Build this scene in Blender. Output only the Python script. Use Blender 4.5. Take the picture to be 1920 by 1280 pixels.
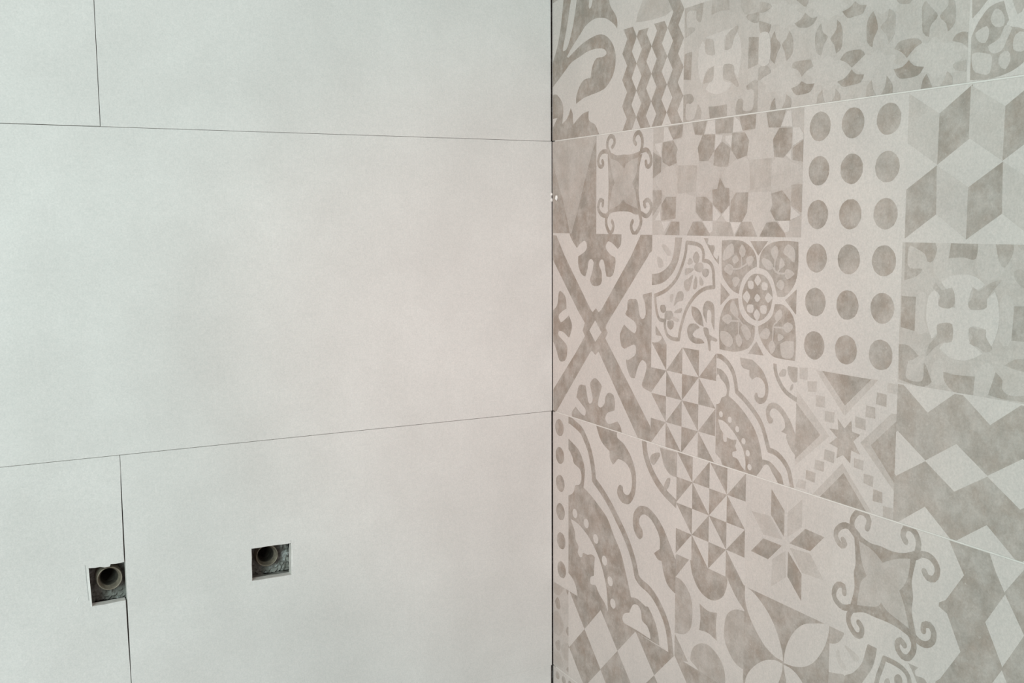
import bpy, math, random
from mathutils import Vector, Matrix, noise
from mathutils.geometry import tessellate_polygon

random.seed(7)
for o in list(bpy.data.objects):
    bpy.data.objects.remove(o)
scene = bpy.context.scene
COL = scene.collection

# ------------------------------------------------------------------ camera
cam_data = bpy.data.cameras.new('camera')
cam_data.sensor_width = 36.0
cam_data.lens = 36.6095
cam_data.clip_start = 0.01
cam = bpy.data.objects.new('camera', cam_data)
r_ = Vector((0.8887828, -0.4582872, -0.0061622))
u_ = Vector((0.0588219, 0.1007224, 0.9931742))
f_ = Vector((0.4545384, 0.8830786, -0.1164777))
M = Matrix((r_, u_, -f_)).transposed().to_4x4()
M.translation = Vector((-0.5716883, -1.0112322, 0.2154131))
cam.matrix_world = M
COL.objects.link(cam)
scene.camera = cam

# ------------------------------------------------------------------ world, lamps, exposure
world = bpy.data.worlds.new('world')
scene.world = world
world.use_nodes = True
bg = world.node_tree.nodes['Background']
bg.inputs['Color'].default_value = (1.0, 0.845, 0.855, 1)
bg.inputs['Strength'].default_value = 0.44


def area(name, loc, target, size, power, color):
    d = bpy.data.lights.new(name, 'AREA')
    d.shape = 'RECTANGLE'
    d.size, d.size_y = size
    d.energy = power
    d.color = color
    o = bpy.data.objects.new(name, d)
    o.location = loc
    o.rotation_euler = (Vector(target) - Vector(loc)).to_track_quat('-Z', 'Y').to_euler()
    COL.objects.link(o)
    return o


# daylight of a window behind the viewer, to the left of him
area('window_light', (-1.6, -1.5, 0.5), (-0.4, -0.1, 0.1), (0.9, 1.1), 31, (0.755, 1.0, 0.97))
# added spot with no real source, gives the corner its pink tint
fill_spot = bpy.data.lights.new('added_pink_spot', 'SPOT')
fill_spot.energy = 29
fill_spot.color = (1.0, 0.42, 0.38)
fill_spot.spot_size = math.radians(32)
fill_spot.spot_blend = 1.0
fill_spot.shadow_soft_size = 0.05
bo = bpy.data.objects.new('added_pink_spot', fill_spot)
bo.location = (-1.30, -0.95, 0.50)
bo.rotation_euler = (Vector((0.0, -0.15, 0.06)) - bo.location).to_track_quat('-Z', 'Y').to_euler()
COL.objects.link(bo)

scene.view_settings.view_transform = 'Standard'
scene.view_settings.look = 'None'
scene.view_settings.gamma = 1.0
scene.view_settings.use_curve_mapping = False
scene.view_settings.exposure = 0.04


# ------------------------------------------------------------------ materials
class NT:
    def __init__(self, name):
        self.m = bpy.data.materials.new(name)
        self.m.use_nodes = True
        self.t = self.m.node_tree
        self.b = self.t.nodes['Principled BSDF']
        self.pos = self.t.nodes.new('ShaderNodeNewGeometry').outputs['Position']

    def noise(self, scale, detail=4.0, rough=0.55, off=None):
        n = self.t.nodes.new('ShaderNodeTexNoise')
        n.inputs['Scale'].default_value = scale
        n.inputs['Detail'].default_value = detail
        n.inputs['Roughness'].default_value = rough
        if off:
            a = self.t.nodes.new('ShaderNodeVectorMath')
            a.operation = 'ADD'
            a.inputs[1].default_value = off
            self.t.links.new(self.pos, a.inputs[0])
            self.t.links.new(a.outputs[0], n.inputs['Vector'])
        else:
            self.t.links.new(self.pos, n.inputs['Vector'])
        return n.outputs['Fac']

    def remap(self, s, a, b, c, d):
        n = self.t.nodes.new('ShaderNodeMapRange')
        n.inputs[1].default_value, n.inputs[2].default_value = a, b
        n.inputs[3].default_value, n.inputs[4].default_value = c, d
        self.t.links.new(s, n.inputs[0])
        return n.outputs[0]

    def math(self, op, a, b):
        n = self.t.nodes.new('ShaderNodeMath')
        n.operation = op
        for i, x in enumerate((a, b)):
            if isinstance(x, (int, float)):
                n.inputs[i].default_value = x
            else:
                self.t.links.new(x, n.inputs[i])
        return n.outputs[0]

    def mix(self, f, a, b, blend='MIX'):
        n = self.t.nodes.new('ShaderNodeMix')
        n.data_type = 'RGBA'
        n.blend_type = blend
        for sock, x in ((n.inputs[0], f), (n.inputs[6], a), (n.inputs[7], b)):
            if isinstance(x, tuple):
                sock.default_value = (*x, 1)
            elif isinstance(x, (int, float)):
                sock.default_value = x
            else:
                self.t.links.new(x, sock)
        return n.outputs[2]

    def done(self, color, rough=0.6, spec=0.3, bump=None, dist=0.001, strength=0.2):
        if isinstance(color, tuple):
            self.b.inputs['Base Color'].default_value = (*color, 1)
        else:
            self.t.links.new(color, self.b.inputs['Base Color'])
        self.b.inputs['Roughness'].default_value = rough
        self.b.inputs['Specular IOR Level'].default_value = spec
        if bump is not None:
            n = self.t.nodes.new('ShaderNodeBump')
            n.inputs['Strength'].default_value = strength
            n.inputs['Distance'].default_value = dist
            self.t.links.new(bump, n.inputs['Height'])
            self.t.links.new(n.outputs[0], self.b.inputs['Normal'])
        return self.m


def speckle(k, color, amount):
    g = k.noise(620, 2.0, 0.75)
    g2 = k.noise(240, 3.0, 0.7, (9, 2, 4))
    c = k.mix(1.0, color, k.mix(k.remap(g, 0.3, 0.7, 0, 1), (1 - amount,) * 3, (1 + amount,) * 3), 'MULTIPLY')
    a2 = amount * 0.7
    return k.mix(1.0, c, k.mix(k.remap(g2, 0.3, 0.7, 0, 1), (1 - a2, 1 - a2 * 0.8, 1 - a2 * 0.8), (1 + a2, 1 + a2 * 0.8, 1 + a2 * 0.8)), 'MULTIPLY')


def mat_plain():
    k = NT('plain_porcelain')
    cloud = k.remap(k.noise(7, 5, 0.6), 0.35, 0.7, 0, 1)
    fine = k.remap(k.noise(60, 4, 0.6, (3, 1, 2)), 0.3, 0.7, 0, 1)
    c = k.mix(cloud, (0.722, 0.706, 0.684), (0.632, 0.614, 0.592))
    c = k.mix(k.math('MULTIPLY', fine, 0.30), c, (0.63, 0.612, 0.592))
    return k.done(speckle(k, c, 0.06), 0.55, 0.25)


def mat_print():
    k = NT('printed_porcelain')
    a = k.t.nodes.new('ShaderNodeAttribute')
    a.attribute_name = 'tone'
    tone = a.outputs['Fac']
    cloud = k.remap(k.noise(14, 5, 0.62), 0.35, 0.7, 0, 1)
    light = k.mix(cloud, (0.552, 0.510, 0.474), (0.498, 0.462, 0.432))
    hue = k.remap(k.noise(38, 3, 0.6, (5, 5, 5)), 0.35, 0.65, 0, 1)
    dark = k.mix(hue, (0.296, 0.244, 0.203), (0.270, 0.240, 0.207))
    wear = k.remap(k.noise(55, 6, 0.68, (1, 7, 3)), 0.36, 0.62, 0.56, 1.08)
    big = k.remap(k.noise(9, 3, 0.5, (2, 2, 9)), 0.3, 0.7, 0.84, 1.06)
    rub = k.remap(k.noise(330, 3, 0.7, (4, 0, 1)), 0.62, 0.76, 1.0, 0.40)
    f = k.math('MULTIPLY', k.math('MULTIPLY', tone, wear), k.math('MULTIPLY', big, rub))
    f = k.math('MINIMUM', f, 1.08)
    c = k.mix(f, light, dark)
    return k.done(speckle(k, c, 0.075), 0.6, 0.22)


def mat_simple(name, c1, c2, scale, rough=0.8, spec=0.2, bump=0.0, metal=0.0):
    k = NT(name)
    n = k.noise(scale, 6, 0.65)
    f = k.remap(n, 0.35, 0.65, 0, 1)
    k.b.inputs['Metallic'].default_value = metal
    return k.done(k.mix(f, c1, c2), rough, spec, n if bump else None, 0.002, bump)


PLAIN = mat_plain()
PRINT = mat_print()
BODY = mat_simple('unglazed_tile_body', (0.74, 0.72, 0.68), (0.60, 0.58, 0.55), 160)
GROUT = mat_simple('pale_grout', (0.66, 0.63, 0.59), (0.58, 0.56, 0.52), 90)


def mat_mortar():
    k = NT('grey_mortar')
    n = k.noise(120, 6, 0.65)
    c = k.mix(k.remap(n, 0.35, 0.65, 0, 1), (0.19, 0.18, 0.16), (0.38, 0.37, 0.345))
    c = k.mix(k.remap(k.noise(70, 3, 0.6, (0.31, 0.2, 0.9)), 0.56, 0.64, 0, 0.8), c, (0.60, 0.61, 0.60))   # splashes of pale plaster
    return k.done(c, 0.95, 0.1, n, 0.002, 0.35)


MORTAR = mat_mortar()
BRASS = mat_simple('dull_brass', (0.17, 0.145, 0.115), (0.32, 0.275, 0.215), 170, 0.55, 0.4, 0.4, 0.25)
PLASTER = mat_simple('white_plaster', (0.82, 0.80, 0.77), (0.70, 0.69, 0.67), 200)


# ------------------------------------------------------------------ mesh helpers
# A wall plane is (a, z, d): a = metres from the corner along the wall, z = height, d = depth out of the wall face
def on_left(a, z, d=0.0):
    return (-a, -d, z)


def on_right(a, z, d=0.0):
    return (-d, -a, z)


def mesh_obj(name, verts, faces, mats, parent=None, fmat=None, tones=None):
    me = bpy.data.meshes.new(name)
    me.from_pydata(verts, [], faces)
    for m in (mats if isinstance(mats, (list, tuple)) else [mats]):
        me.materials.append(m)
    if fmat:
        me.polygons.foreach_set('material_index', fmat)
    if tones:
        at = me.attributes.new('tone', 'FLOAT', 'FACE')
        at.data.foreach_set('value', tones)
    me.update()
    o = bpy.data.objects.new(name, me)
    COL.objects.link(o)
    if parent:
        o.parent = parent
    return o


def orient(verts, face, n):
    a, b, c = (Vector(verts[i]) for i in face[:3])
    return face if (b - a).cross(c - a).dot(n) > 0 else tuple(reversed(face))


def plate(name, place, loops, front, thick, mats, parent, bevel=0.0005):
    """a slab cut to the outline loops[0] with openings loops[1:]; front face eased by a small bevel"""
    out = Vector(place(0, 0, 1)) - Vector(place(0, 0, 0))
    verts, faces, fm = [], [], []

    def inset(loop, hole):
        n = len(loop)
        area_ = sum(loop[i][0] * loop[(i + 1) % n][1] - loop[(i + 1) % n][0] * loop[i][1] for i in range(n))
        s = (1 if area_ > 0 else -1) * (-1 if hole else 1)
        res = []
        for i in range(n):
            p0, p1, p2 = Vector(loop[i - 1]), Vector(loop[i]), Vector(loop[(i + 1) % n])
            d1, d2 = (p1 - p0).normalized(), (p2 - p1).normalized()
            n1, n2 = Vector((-d1.y, d1.x)) * s, Vector((-d2.y, d2.x)) * s
            m = n1 + n2
            m = m / max(0.5, m.dot(n1)) if m.length > 1e-6 else n1
            q = p1 + m * bevel
            res.append((q.x, q.y))
        return res
    tops = []
    for li, loop in enumerate(loops):
        ins = inset(loop, li > 0)
        b = len(verts)
        n = len(loop)
        verts += [place(a, z, front) for a, z in ins]
        verts += [place(a, z, front - bevel) for a, z in loop]
        verts += [place(a, z, front - thick) for a, z in loop]
        tops.append((b, ins))
        ctr_sign = 1 if li == 0 else -1
        cx = Vector(place(sum(p[0] for p in loop) / n, sum(p[1] for p in loop) / n, front))
        for i in range(n):
            j = (i + 1) % n
            e = Vector(place(loop[j][0], loop[j][1], 0)) - Vector(place(loop[i][0], loop[i][1], 0))
            area_ = sum(loop[q][0] * loop[(q + 1) % n][1] - loop[(q + 1) % n][0] * loop[q][1] for q in range(n))
            nrm = e.cross(out) * (1 if area_ > 0 else -1) * ctr_sign
            hand = Vector(place(1, 0, 0)).cross(Vector(place(0, 1, 0))).dot(out)
            nrm = nrm * (1 if hand > 0 else -1)
            faces.append(orient(verts, (b + i, b + j, b + n + j, b + n + i), nrm + out)); fm.append(0)
            faces.append(orient(verts, (b + n + i, b + n + j, b + 2 * n + j, b + 2 * n + i), nrm)); fm.append(1)
    idx = [b + i for b, ins in tops for i in range(len(ins))]
    tri = tessellate_polygon([[Vector((a, z, 0)) for a, z in ins] for b, ins in tops])
    for t in tri:
        faces.append(orient(verts, tuple(idx[i] for i in t), out)); fm.append(0)
    return mesh_obj(name, verts, faces, mats, parent, fm)


def rect(a0, a1, z0, z1):
    return [(a0, z0), (a1, z0), (a1, z1), (a0, z1)]


def jag(loop, amp, step=0.004):
    """roughly cut edge: subdivide and jitter"""
    res = []
    for i in range(len(loop)):
        p, q = Vector(loop[i]), Vector(loop[(i + 1) % len(loop)])
        n = max(1, int((q - p).length / step))
        for k in range(n):
            r = p.lerp(q, k / n)
            if k:
                r += Vector((random.uniform(-amp, amp), random.uniform(-amp, amp)))
            res.append((r.x, r.y))
    return res


# ------------------------------------------------------------------ printed motifs: outlines in tenths of a millimetre on the wall
def parse(tok):
    c = tok.endswith('!')
    a, z = tok.rstrip('!').split(',')
    return float(a) / 10000, float(z) / 10000, c


def spline(pts, closed):
    n = len(pts)
    res = []
    segs = n if closed else n - 1
    for i in range(segs):
        p1, p2 = pts[i], pts[(i + 1) % n]
        has0 = (closed or i > 0) and not p1[2]
        has3 = (closed or i + 2 < n) and not p2[2]
        p0 = pts[i - 1] if has0 else p1
        p3 = pts[(i + 2) % n] if has3 else p2
        res.append(p1[:2])
        if p1[2] and p2[2]:
            continue
        L = math.hypot(p2[0] - p1[0], p2[1] - p1[1])
        k = max(2, min(7, int(L / 0.0022)))
        m1 = [(p2[q] - p0[q]) * 0.5 for q in (0, 1)]
        m2 = [(p3[q] - p1[q]) * 0.5 for q in (0, 1)]
        for j in range(1, k):
            t = j / k
            h1, h2 = 2 * t ** 3 - 3 * t * t + 1, t ** 3 - 2 * t * t + t
            h3, h4 = -2 * t ** 3 + 3 * t * t, t ** 3 - t * t
            res.append(tuple(h1 * p1[q] + h2 * m1[q] + h3 * p2[q] + h4 * m2[q] for q in (0, 1)))
    if not closed:
        res.append(pts[-1][:2])
    return res


def clip(poly, box):
    a0, a1, z0, z1 = box
    for ax, lim, sg in ((0, a0, 1), (0, a1, -1), (1, z0, 1), (1, z1, -1)):
        if not poly:
            return []
        new = []
        for i in range(len(poly)):
            p, q = poly[i - 1], poly[i]
            ip, iq = (p[ax] - lim) * sg >= 0, (q[ax] - lim) * sg >= 0
            if ip != iq:
                t = (lim - p[ax]) / (q[ax] - p[ax])
                new.append((p[0] + t * (q[0] - p[0]), p[1] + t * (q[1] - p[1])))
            if iq:
                new.append(q)
        poly = new
    res = []
    for p in poly:
        if not res or math.hypot(p[0] - res[-1][0], p[1] - res[-1][1]) > 1e-6:
            res.append(p)
    return res if len(res) > 2 else []


def motif_geometry(box, base, text):
    """list of (tone, [triangle or quad outlines]) in drawing order"""
    layers = []
    if base:
        layers.append((base, [[(box[0], box[2]), (box[1], box[2]), (box[1], box[3]), (box[0], box[3])]]))
    for line in text.strip().split('\n'):
        if not line.strip():
            continue
        f = line.split('|')
        tone, pts = float(f[0]), [parse(t) for t in f[-1].split()]
        polys = []
        mode = f[1] if len(f) == 3 else ''
        if mode.startswith('w'):
            w = float(mode[1:]) / 2000
            c = spline(pts, False)
            L, R = [], []
            for i, pnt in enumerate(c):
                q0, q1 = c[max(0, i - 1)], c[min(len(c) - 1, i + 1)]
                d = Vector((q1[0] - q0[0], q1[1] - q0[1]))
                d = d.normalized() if d.length else Vector((1, 0))
                L.append((pnt[0] - d.y * w, pnt[1] + d.x * w))
                R.append((pnt[0] + d.y * w, pnt[1] - d.x * w))
            raw = []
            for i in range(len(c) - 1):
                raw += [[L[i], L[i + 1], R[i + 1]], [L[i], R[i + 1], R[i]]]
                raw.append([(c[i][0] + w * math.cos(j * math.pi / 4), c[i][1] + w * math.sin(j * math.pi / 4)) for j in range(8)])
            for e in (c[0], c[-1]):
                raw.append([(e[0] + w * math.cos(k * math.pi / 5), e[1] + w * math.sin(k * math.pi / 5)) for k in range(10)])
            polys = [q for q in (clip(x, box) for x in raw) if q]
        elif mode.startswith('o'):
            rad = float(mode[1:]) / 1000
            ce = pts[0]
            q = clip([(ce[0] + rad * math.cos(k * math.pi / 12) * random.uniform(0.98, 1.02),
                       ce[1] + rad * math.sin(k * math.pi / 12) * random.uniform(0.98, 1.02)) for k in range(24)], box)
            polys = [q] if q else []
        else:
            q = clip(spline(pts, True), box)
            if q:
                polys = [[q[i] for i in t] for t in tessellate_polygon([[Vector((*x, 0)) for x in q]])]
        if polys:
            layers.append((tone, polys))
    return layers


def print_mesh(name, cells, parent):
    """cells = [(layers, shift along the wall, shift up, upper limit along the wall)]"""
    verts, faces, tones = [], [], []
    for layers, da, dz, top in cells:
        d = 0.00002
        for tone, polys in layers:
            d += 0.0000025
            for q in polys:
                d += 0.0000001                         # printed passes lie one upon the other
                q = [(a + da, z + dz) for a, z in q]
                if top:
                    q = clip(q, (-1, top, -9, 9))
                    if not q:
                        continue
                b = len(verts)
                verts += [on_right(a, z, d) for a, z in q]
                s = sum(q[i - 1][0] * q[i][1] - q[i][0] * q[i - 1][1] for i in range(len(q)))
                f = tuple(range(b, b + len(q)))
                faces.append(f if s < 0 else tuple(reversed(f)))
                tones.append(tone)
    # the outlines run anticlockwise in (a, z); seen from the room that is clockwise
    o = mesh_obj(name, verts, faces, PRINT, parent, None, tones)
    me = o.data
    if len(me.polygons) and me.polygons[0].normal.x > 0:
        me.flip_normals()
    return o


PRINTS = [
 ('leaf_print', 'taupe printed curling leaf beside the dark corner gap', 'T', (-8, 138, 300, 480), 0, """
1|20,3851! 115,3996 187,4185 250,4467! 1142,4304! 1173,4226 1264,4131 1294,4063 1292,3996! 1235,4049 1113,4117 1004,4149 862,4159 700,4119 585,4046 432,3950 319,3863! 346,3847! 518,3912 668,3958 863,3990 1005,3987 1129,3937 1221,3851 1267,3749 1261,3654 1232,3578 1179,3519 1087,3457 962,3430 802,3414 653,3395 510,3354! 519,3435 586,3530 669,3580 801,3589! 817,3654 849,3716 912,3765 1038,3764 1100,3788 1077,3824 1006,3850 864,3863 734,3856 585,3827 415,3790 293,3728 150,3650 -33,3556! -32,3840!
0|406,4439! 525,4417! 449,4169 337,3964 258,3930 237,3961 319,4164
0|773,4371! 837,4359! 813,4298 781,4275 762,4299
1|-29,4519! 152,4485! 22,4466! -29,4457!
1|-33,3511! 19,3498 96,3493 168,3446 231,3376 240,3287 218,3170! 311,3211 363,3259 398,3320! 442,3260 442,3208 459,3146! 536,3191 654,3241 762,3256! 770,3163 884,3111 933,3057 973,3000! 1013,2885! -35,2952!
0|-15,3239! 117,3243! 25,3155! -16,3149!
"""),
 ('zigzag_print', 'printed panel of four taupe upright zigzag bands', 'T', (138, 238, 300, 480), 0, """
0.45|1735,4195! 1653,4087! 1613,4002! 1710,3994! 1874,3982! 2045,3983! 2110,3986! 2223,4025! 2272,4096!
1|1404,3970! 1472,3870! 1387,3744! 1472,3619! 1387,3493! 1472,3368! 1387,3242! 1472,3117! 1387,2991! 1550,2991! 1635,3117! 1550,3242! 1635,3368! 1550,3493! 1635,3619! 1550,3744! 1635,3870! 1567,3970!
1|1667,3920! 1633,3870! 1718,3744! 1633,3619! 1718,3493! 1633,3368! 1718,3242! 1633,3117! 1718,2991! 1881,2991! 1796,3117! 1881,3242! 1796,3368! 1881,3493! 1796,3619! 1881,3744! 1796,3870! 1830,3920!
1|1918,3940! 1965,3870! 1880,3744! 1965,3619! 1880,3493! 1965,3368! 1880,3242! 1965,3117! 1880,2991! 2043,2991! 2128,3117! 2043,3242! 2128,3368! 2043,3493! 2128,3619! 2043,3744! 2128,3870! 2081,3940!
1|2179,4300! 2215,4246! 2130,4121! 2215,3995! 2130,3870! 2215,3744! 2130,3619! 2215,3493! 2130,3368! 2215,3242! 2130,3117! 2215,2991! 2378,2991! 2293,3117! 2378,3242! 2293,3368! 2378,3493! 2293,3619! 2378,3744! 2293,3870! 2378,3995! 2293,4121! 2378,4246! 2342,4300!
"""),
 ('cross_disc_print', 'faded printed panel of a pale disc with a cross', 'T', (238, 338, 300, 400), 0.3, """
0|2375,4104! 2682,4047! 2662,4001! 2385,3995!
0.02|3057,3724! 2987,3678 2948,3672 2944,3557! 3036,3561 3060,3622 3109,3679! 3150,3608 3163,3510 3155,3415 3127,3309! 3080,3359 3066,3418 2948,3442! 2931,3320 3044,3274! 2993,3222 2861,3202 2751,3232 2695,3263! 2749,3308 2796,3328 2807,3444! 2718,3430 2691,3391 2644,3312! 2600,3402 2587,3523 2609,3622 2650,3675! 2693,3618 2694,3559 2811,3535! 2803,3603 2794,3670 2740,3674 2691,3703!
0.9|2393,3601! 2502,3608! 2486,3364! 2369,3383!
0.85|3256,3616! 3378,3597! 3379,3385! 3251,3362!
0.85|2743,3110! 2863,3103 2992,3107! 2993,3003! 2764,2998!
0.6|2762,3875! 2772,4005! 2998,3964! 3001,3874! 2882,3887
0.75|2385,3995! 2656,3998! 2618,3841 2546,3886 2552,3945 2422,3950 2425,3829 2497,3818 2541,3785 2398,3735!
0.45|3152,3936! 3387,3892! 3378,3785! 3232,3795 3155,3856
0.8|3232,3795 3378,3793! 3393,3716! 3320,3717 3233,3763
0.8|2379,3246! 2496,3242 2534,3186 2484,3157 2425,3163 2421,3032 2516,3019 2558,3054 2592,3146! 2643,3090 2637,3017! 2384,3000!
0.75|3236,3228! 3334,3264 3414,3239! 3379,2997! 3116,3004! 3102,3063 3138,3133 3202,3118 3198,3038 3317,3035 3324,3186 3250,3194
0.6|2980,3683 3057,3719 3108,3731 3121,3709 3060,3630 3042,3568 2958,3555 2956,3621
0.55|2691,3678 2781,3668 2810,3602 2811,3535 2694,3568
0.6|2807,3444! 2796,3328 2693,3314 2665,3318 2705,3406
0.6|2941,3434 3066,3418 3081,3343 3134,3263 3123,3232 3030,3292 2944,3327
"""),
 ('blossom_print', 'faded printed panel of pale blossoms with grey leaf shapes', 'T', (338, 539, 300, 399), 0.32, """
0.19|3877,3200 3845,3183 3806,3173 3817,3146 3814,3119 3762,3122 3716,3132 3690,3113 3651,3099 3611,3122 3583,3146 3535,3147 3479,3155 3474,3184 3484,3210 3441,3230 3404,3256 3440,3274 3482,3284 3470,3312 3473,3340 3528,3336 3577,3324 3603,3342 3642,3356 3682,3332 3709,3307 3756,3307 3808,3297 3813,3269 3804,3244 3843,3225
0.19|4391,3191 4360,3173 4322,3164 4332,3137 4330,3109 4279,3112 4233,3123 4208,3103 4169,3089 4128,3112 4101,3138 4053,3138 3999,3146 3994,3177 4003,3202 3960,3222 3924,3249 3959,3267 4000,3276 3989,3304 3992,3333 4046,3328 4093,3316 4119,3335 4158,3348 4199,3324 4226,3298 4271,3298 4322,3289 4327,3259 4319,3235 4358,3216
0.19|4856,3166 4826,3149 4791,3139 4801,3114 4799,3086 4751,3090 4708,3100 4684,3081 4648,3067 4610,3090 4583,3115 4539,3115 4488,3123 4483,3152 4491,3177 4452,3196 4417,3223 4450,3240 4488,3250 4477,3277 4480,3305 4531,3300 4576,3289 4600,3307 4636,3320 4674,3297 4700,3272 4743,3270 4790,3262 4796,3234 4788,3210 4824,3191
0.19|5349,3166 5319,3148 5284,3137 5294,3109 5292,3080 5244,3083 5200,3094 5177,3074 5141,3058 5101,3083 5075,3109 5030,3110 4979,3118 4974,3150 4982,3177 4941,3198 4906,3226 4939,3245 4978,3256 4967,3285 4969,3315 5021,3310 5066,3298 5090,3318 5127,3332 5165,3306 5191,3280 5234,3278 5282,3269 5287,3239 5280,3213 5317,3193
0.19|3877,3688 3847,3675 3813,3669 3822,3646 3819,3622 3772,3628 3730,3639 3707,3625 3671,3614 3634,3636 3609,3659 3565,3662 3516,3672 3511,3697 3519,3718 3481,3737 3447,3762 3480,3775 3517,3782 3507,3806 3510,3830 3560,3823 3603,3810 3627,3825 3663,3834 3700,3811 3725,3789 3767,3785 3813,3775 3818,3751 3810,3730 3846,3712
0.19|4355,3669 4325,3657 4291,3651 4299,3629 4297,3607 4251,3613 4208,3625 4184,3611 4148,3602 4111,3623 4085,3646 4041,3649 3992,3659 3987,3683 3995,3703 3957,3722 3923,3746 3955,3758 3993,3763 3984,3786 3986,3809 4035,3801 4079,3789 4104,3802 4140,3810 4177,3788 4202,3766 4244,3762 4291,3752 4295,3729 4288,3710 4324,3691
0.19|4854,3609 4827,3599 4794,3595 4803,3575 4800,3556 4757,3562 4717,3573 4695,3562 4661,3554 4626,3574 4602,3593 4561,3596 4515,3606 4510,3627 4518,3644 4481,3661 4450,3682 4480,3692 4515,3696 4506,3716 4509,3736 4555,3729 4596,3718 4619,3728 4653,3735 4688,3715 4711,3696 4751,3692 4794,3682 4799,3662 4792,3645 4825,3629
0.92|3788,3820! 3945,3791! 3911,3740 3862,3765
0.92|3901,3697! 3974,3647 4032,3646! 3999,3603 3917,3583 3832,3601 3788,3637! 3854,3655
0.9775|4408,3690! 4451,3659 4520,3643! 4486,3592 4412,3585 4342,3585 4286,3638! 4361,3656
0.92|3563,3615! 3591,3551 3637,3497 3601,3438 3572,3361! 3518,3416 3514,3537
0.92|3734,3592! 3776,3523 3772,3414 3705,3365! 3683,3444 3650,3499 3699,3534
0.8625|4075,3590! 4095,3523 4147,3482 4110,3432 4084,3355! 4031,3386 4015,3494 4036,3556
0.92|4238,3587! 4287,3532 4291,3389 4237,3349! 4212,3417 4174,3462 4230,3517
0.9775|4584,3590! 4617,3524 4630,3461 4597,3406 4584,3343! 4536,3384 4526,3501 4549,3558
0.6325|4725,3580! 4780,3541 4782,3407 4731,3344! 4713,3403 4655,3472 4708,3509
0.8625|5042,3575! 5081,3532 5142,3464 5087,3410 5077,3340! 5025,3376 5012,3544
0.7475|5265,3548! 5280,3504 5281,3399 5228,3348! 5212,3403 5160,3458 5223,3514 5221,3556!
0.69|4786,3636! 4930,3610! 4903,3585 4816,3601
0.805|3793,3345 3974,3341! 4005,3288! 3929,3260 3882,3225! 3844,3275 3776,3305!
0.92|4336,3343 4475,3343 4519,3302! 4447,3258 4395,3229! 4339,3272 4278,3296!
0.92|4838,3347 4980,3344 5023,3308! 4964,3284 4896,3228! 4851,3271 4787,3302!
0.8625|5345,3330 5383,3320! 5388,3223! 5340,3261 5266,3283! 5294,3320
1.0925|3884,3191! 3945,3163 4022,3159! 3983,3105 3911,3092 3820,3098 3769,3150! 3836,3163
0.92|4396,3214! 4440,3177 4515,3164! 4485,3113 4379,3102 4314,3101 4257,3143! 4333,3162
1.0925|4916,3210! 4961,3168 5045,3149! 4992,3098 4840,3098 4788,3164! 4865,3173
0.5175|5380,3148! 5383,3078! 5306,3095 5278,3133
0.92|3587,3097! 3596,3027 3623,2990! 3526,2990! 3549,3066
0.9775|3714,3109! 3772,3069 3768,2985! 3661,2995! 3703,3059
0.92|4105,3100! 4120,3033 4150,2990! 4046,2992! 4061,3064
0.805|4242,3093! 4288,3048 4291,2992! 4190,2994! 4238,3045
0.69|4589,3116! 4603,3053 4652,2986! 4538,2994! 4545,3075
0.8625|4726,3130! 4778,3064 4782,2988! 4667,2993! 4714,3056
0.92|5070,3099! 5095,3056 5131,2987! 5025,2992! 5040,3063
0.69|5236,3096! 5278,3056 5281,2981! 5167,2987! 5213,3042
0.8625|3356,3726 3436,3704 3522,3672! 3492,3609 3399,3623 3384,3669
0.69|3388,3355 3487,3355 3528,3302 3450,3277 3384,3259
0.69|3378,3869 3484,3841 3524,3809 3434,3782 3353,3804
0.05|3383,3608 3505,3598 3512,3382 3382,3390
"""),
 ('rosette_print', 'printed rosette with grey petals at the upper right', 'T', (539, 640, 300, 399), 0, """
0.75|5405,3528! 5531,3504! 5467,3443! 5412,3399!
0.8|5415,3018! 5411,3284! 5456,3367 5525,3441 5591,3465 5638,3467! 5660,3401 5680,3346 5665,3317 5786,3282! 5798,3080! 5727,3041 5635,3017 5539,3008
0.3|5583,3431 5637,3393 5646,3320 5584,3322 5548,3372
0.25|5521,3336 5543,3288 5517,3235 5467,3251 5440,3304
0.25|5538,3208 5575,3227 5622,3252 5655,3319 5703,3295 5670,3229 5636,3170 5569,3163
0.25|5426,3179 5530,3168 5571,3138 5557,3043 5503,3045 5437,3078
0.3|5627,3147 5683,3163 5704,3112 5670,3053 5621,3091
0.25|5729,3251 5792,3257 5798,3150 5720,3166
0|5647,3475! 5694,3467! 5735,3376 5789,3317! 5791,3273! 5692,3332
0.7|5698,3466! 5781,3450! 5783,3407 5740,3372
"""),
 ('fan_print', 'two tone taupe printed fan next to the corner', 'M', (-8, 92, 200, 300), 0.6, """
1|909,2948! 915,1978! 399,1973! 520,2194! 656,2480! 820,2815!
0.98|-54,2955! 38,2724 148,2503 256,2313 381,1999 399,1964! -58,1958!
"""),
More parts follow.
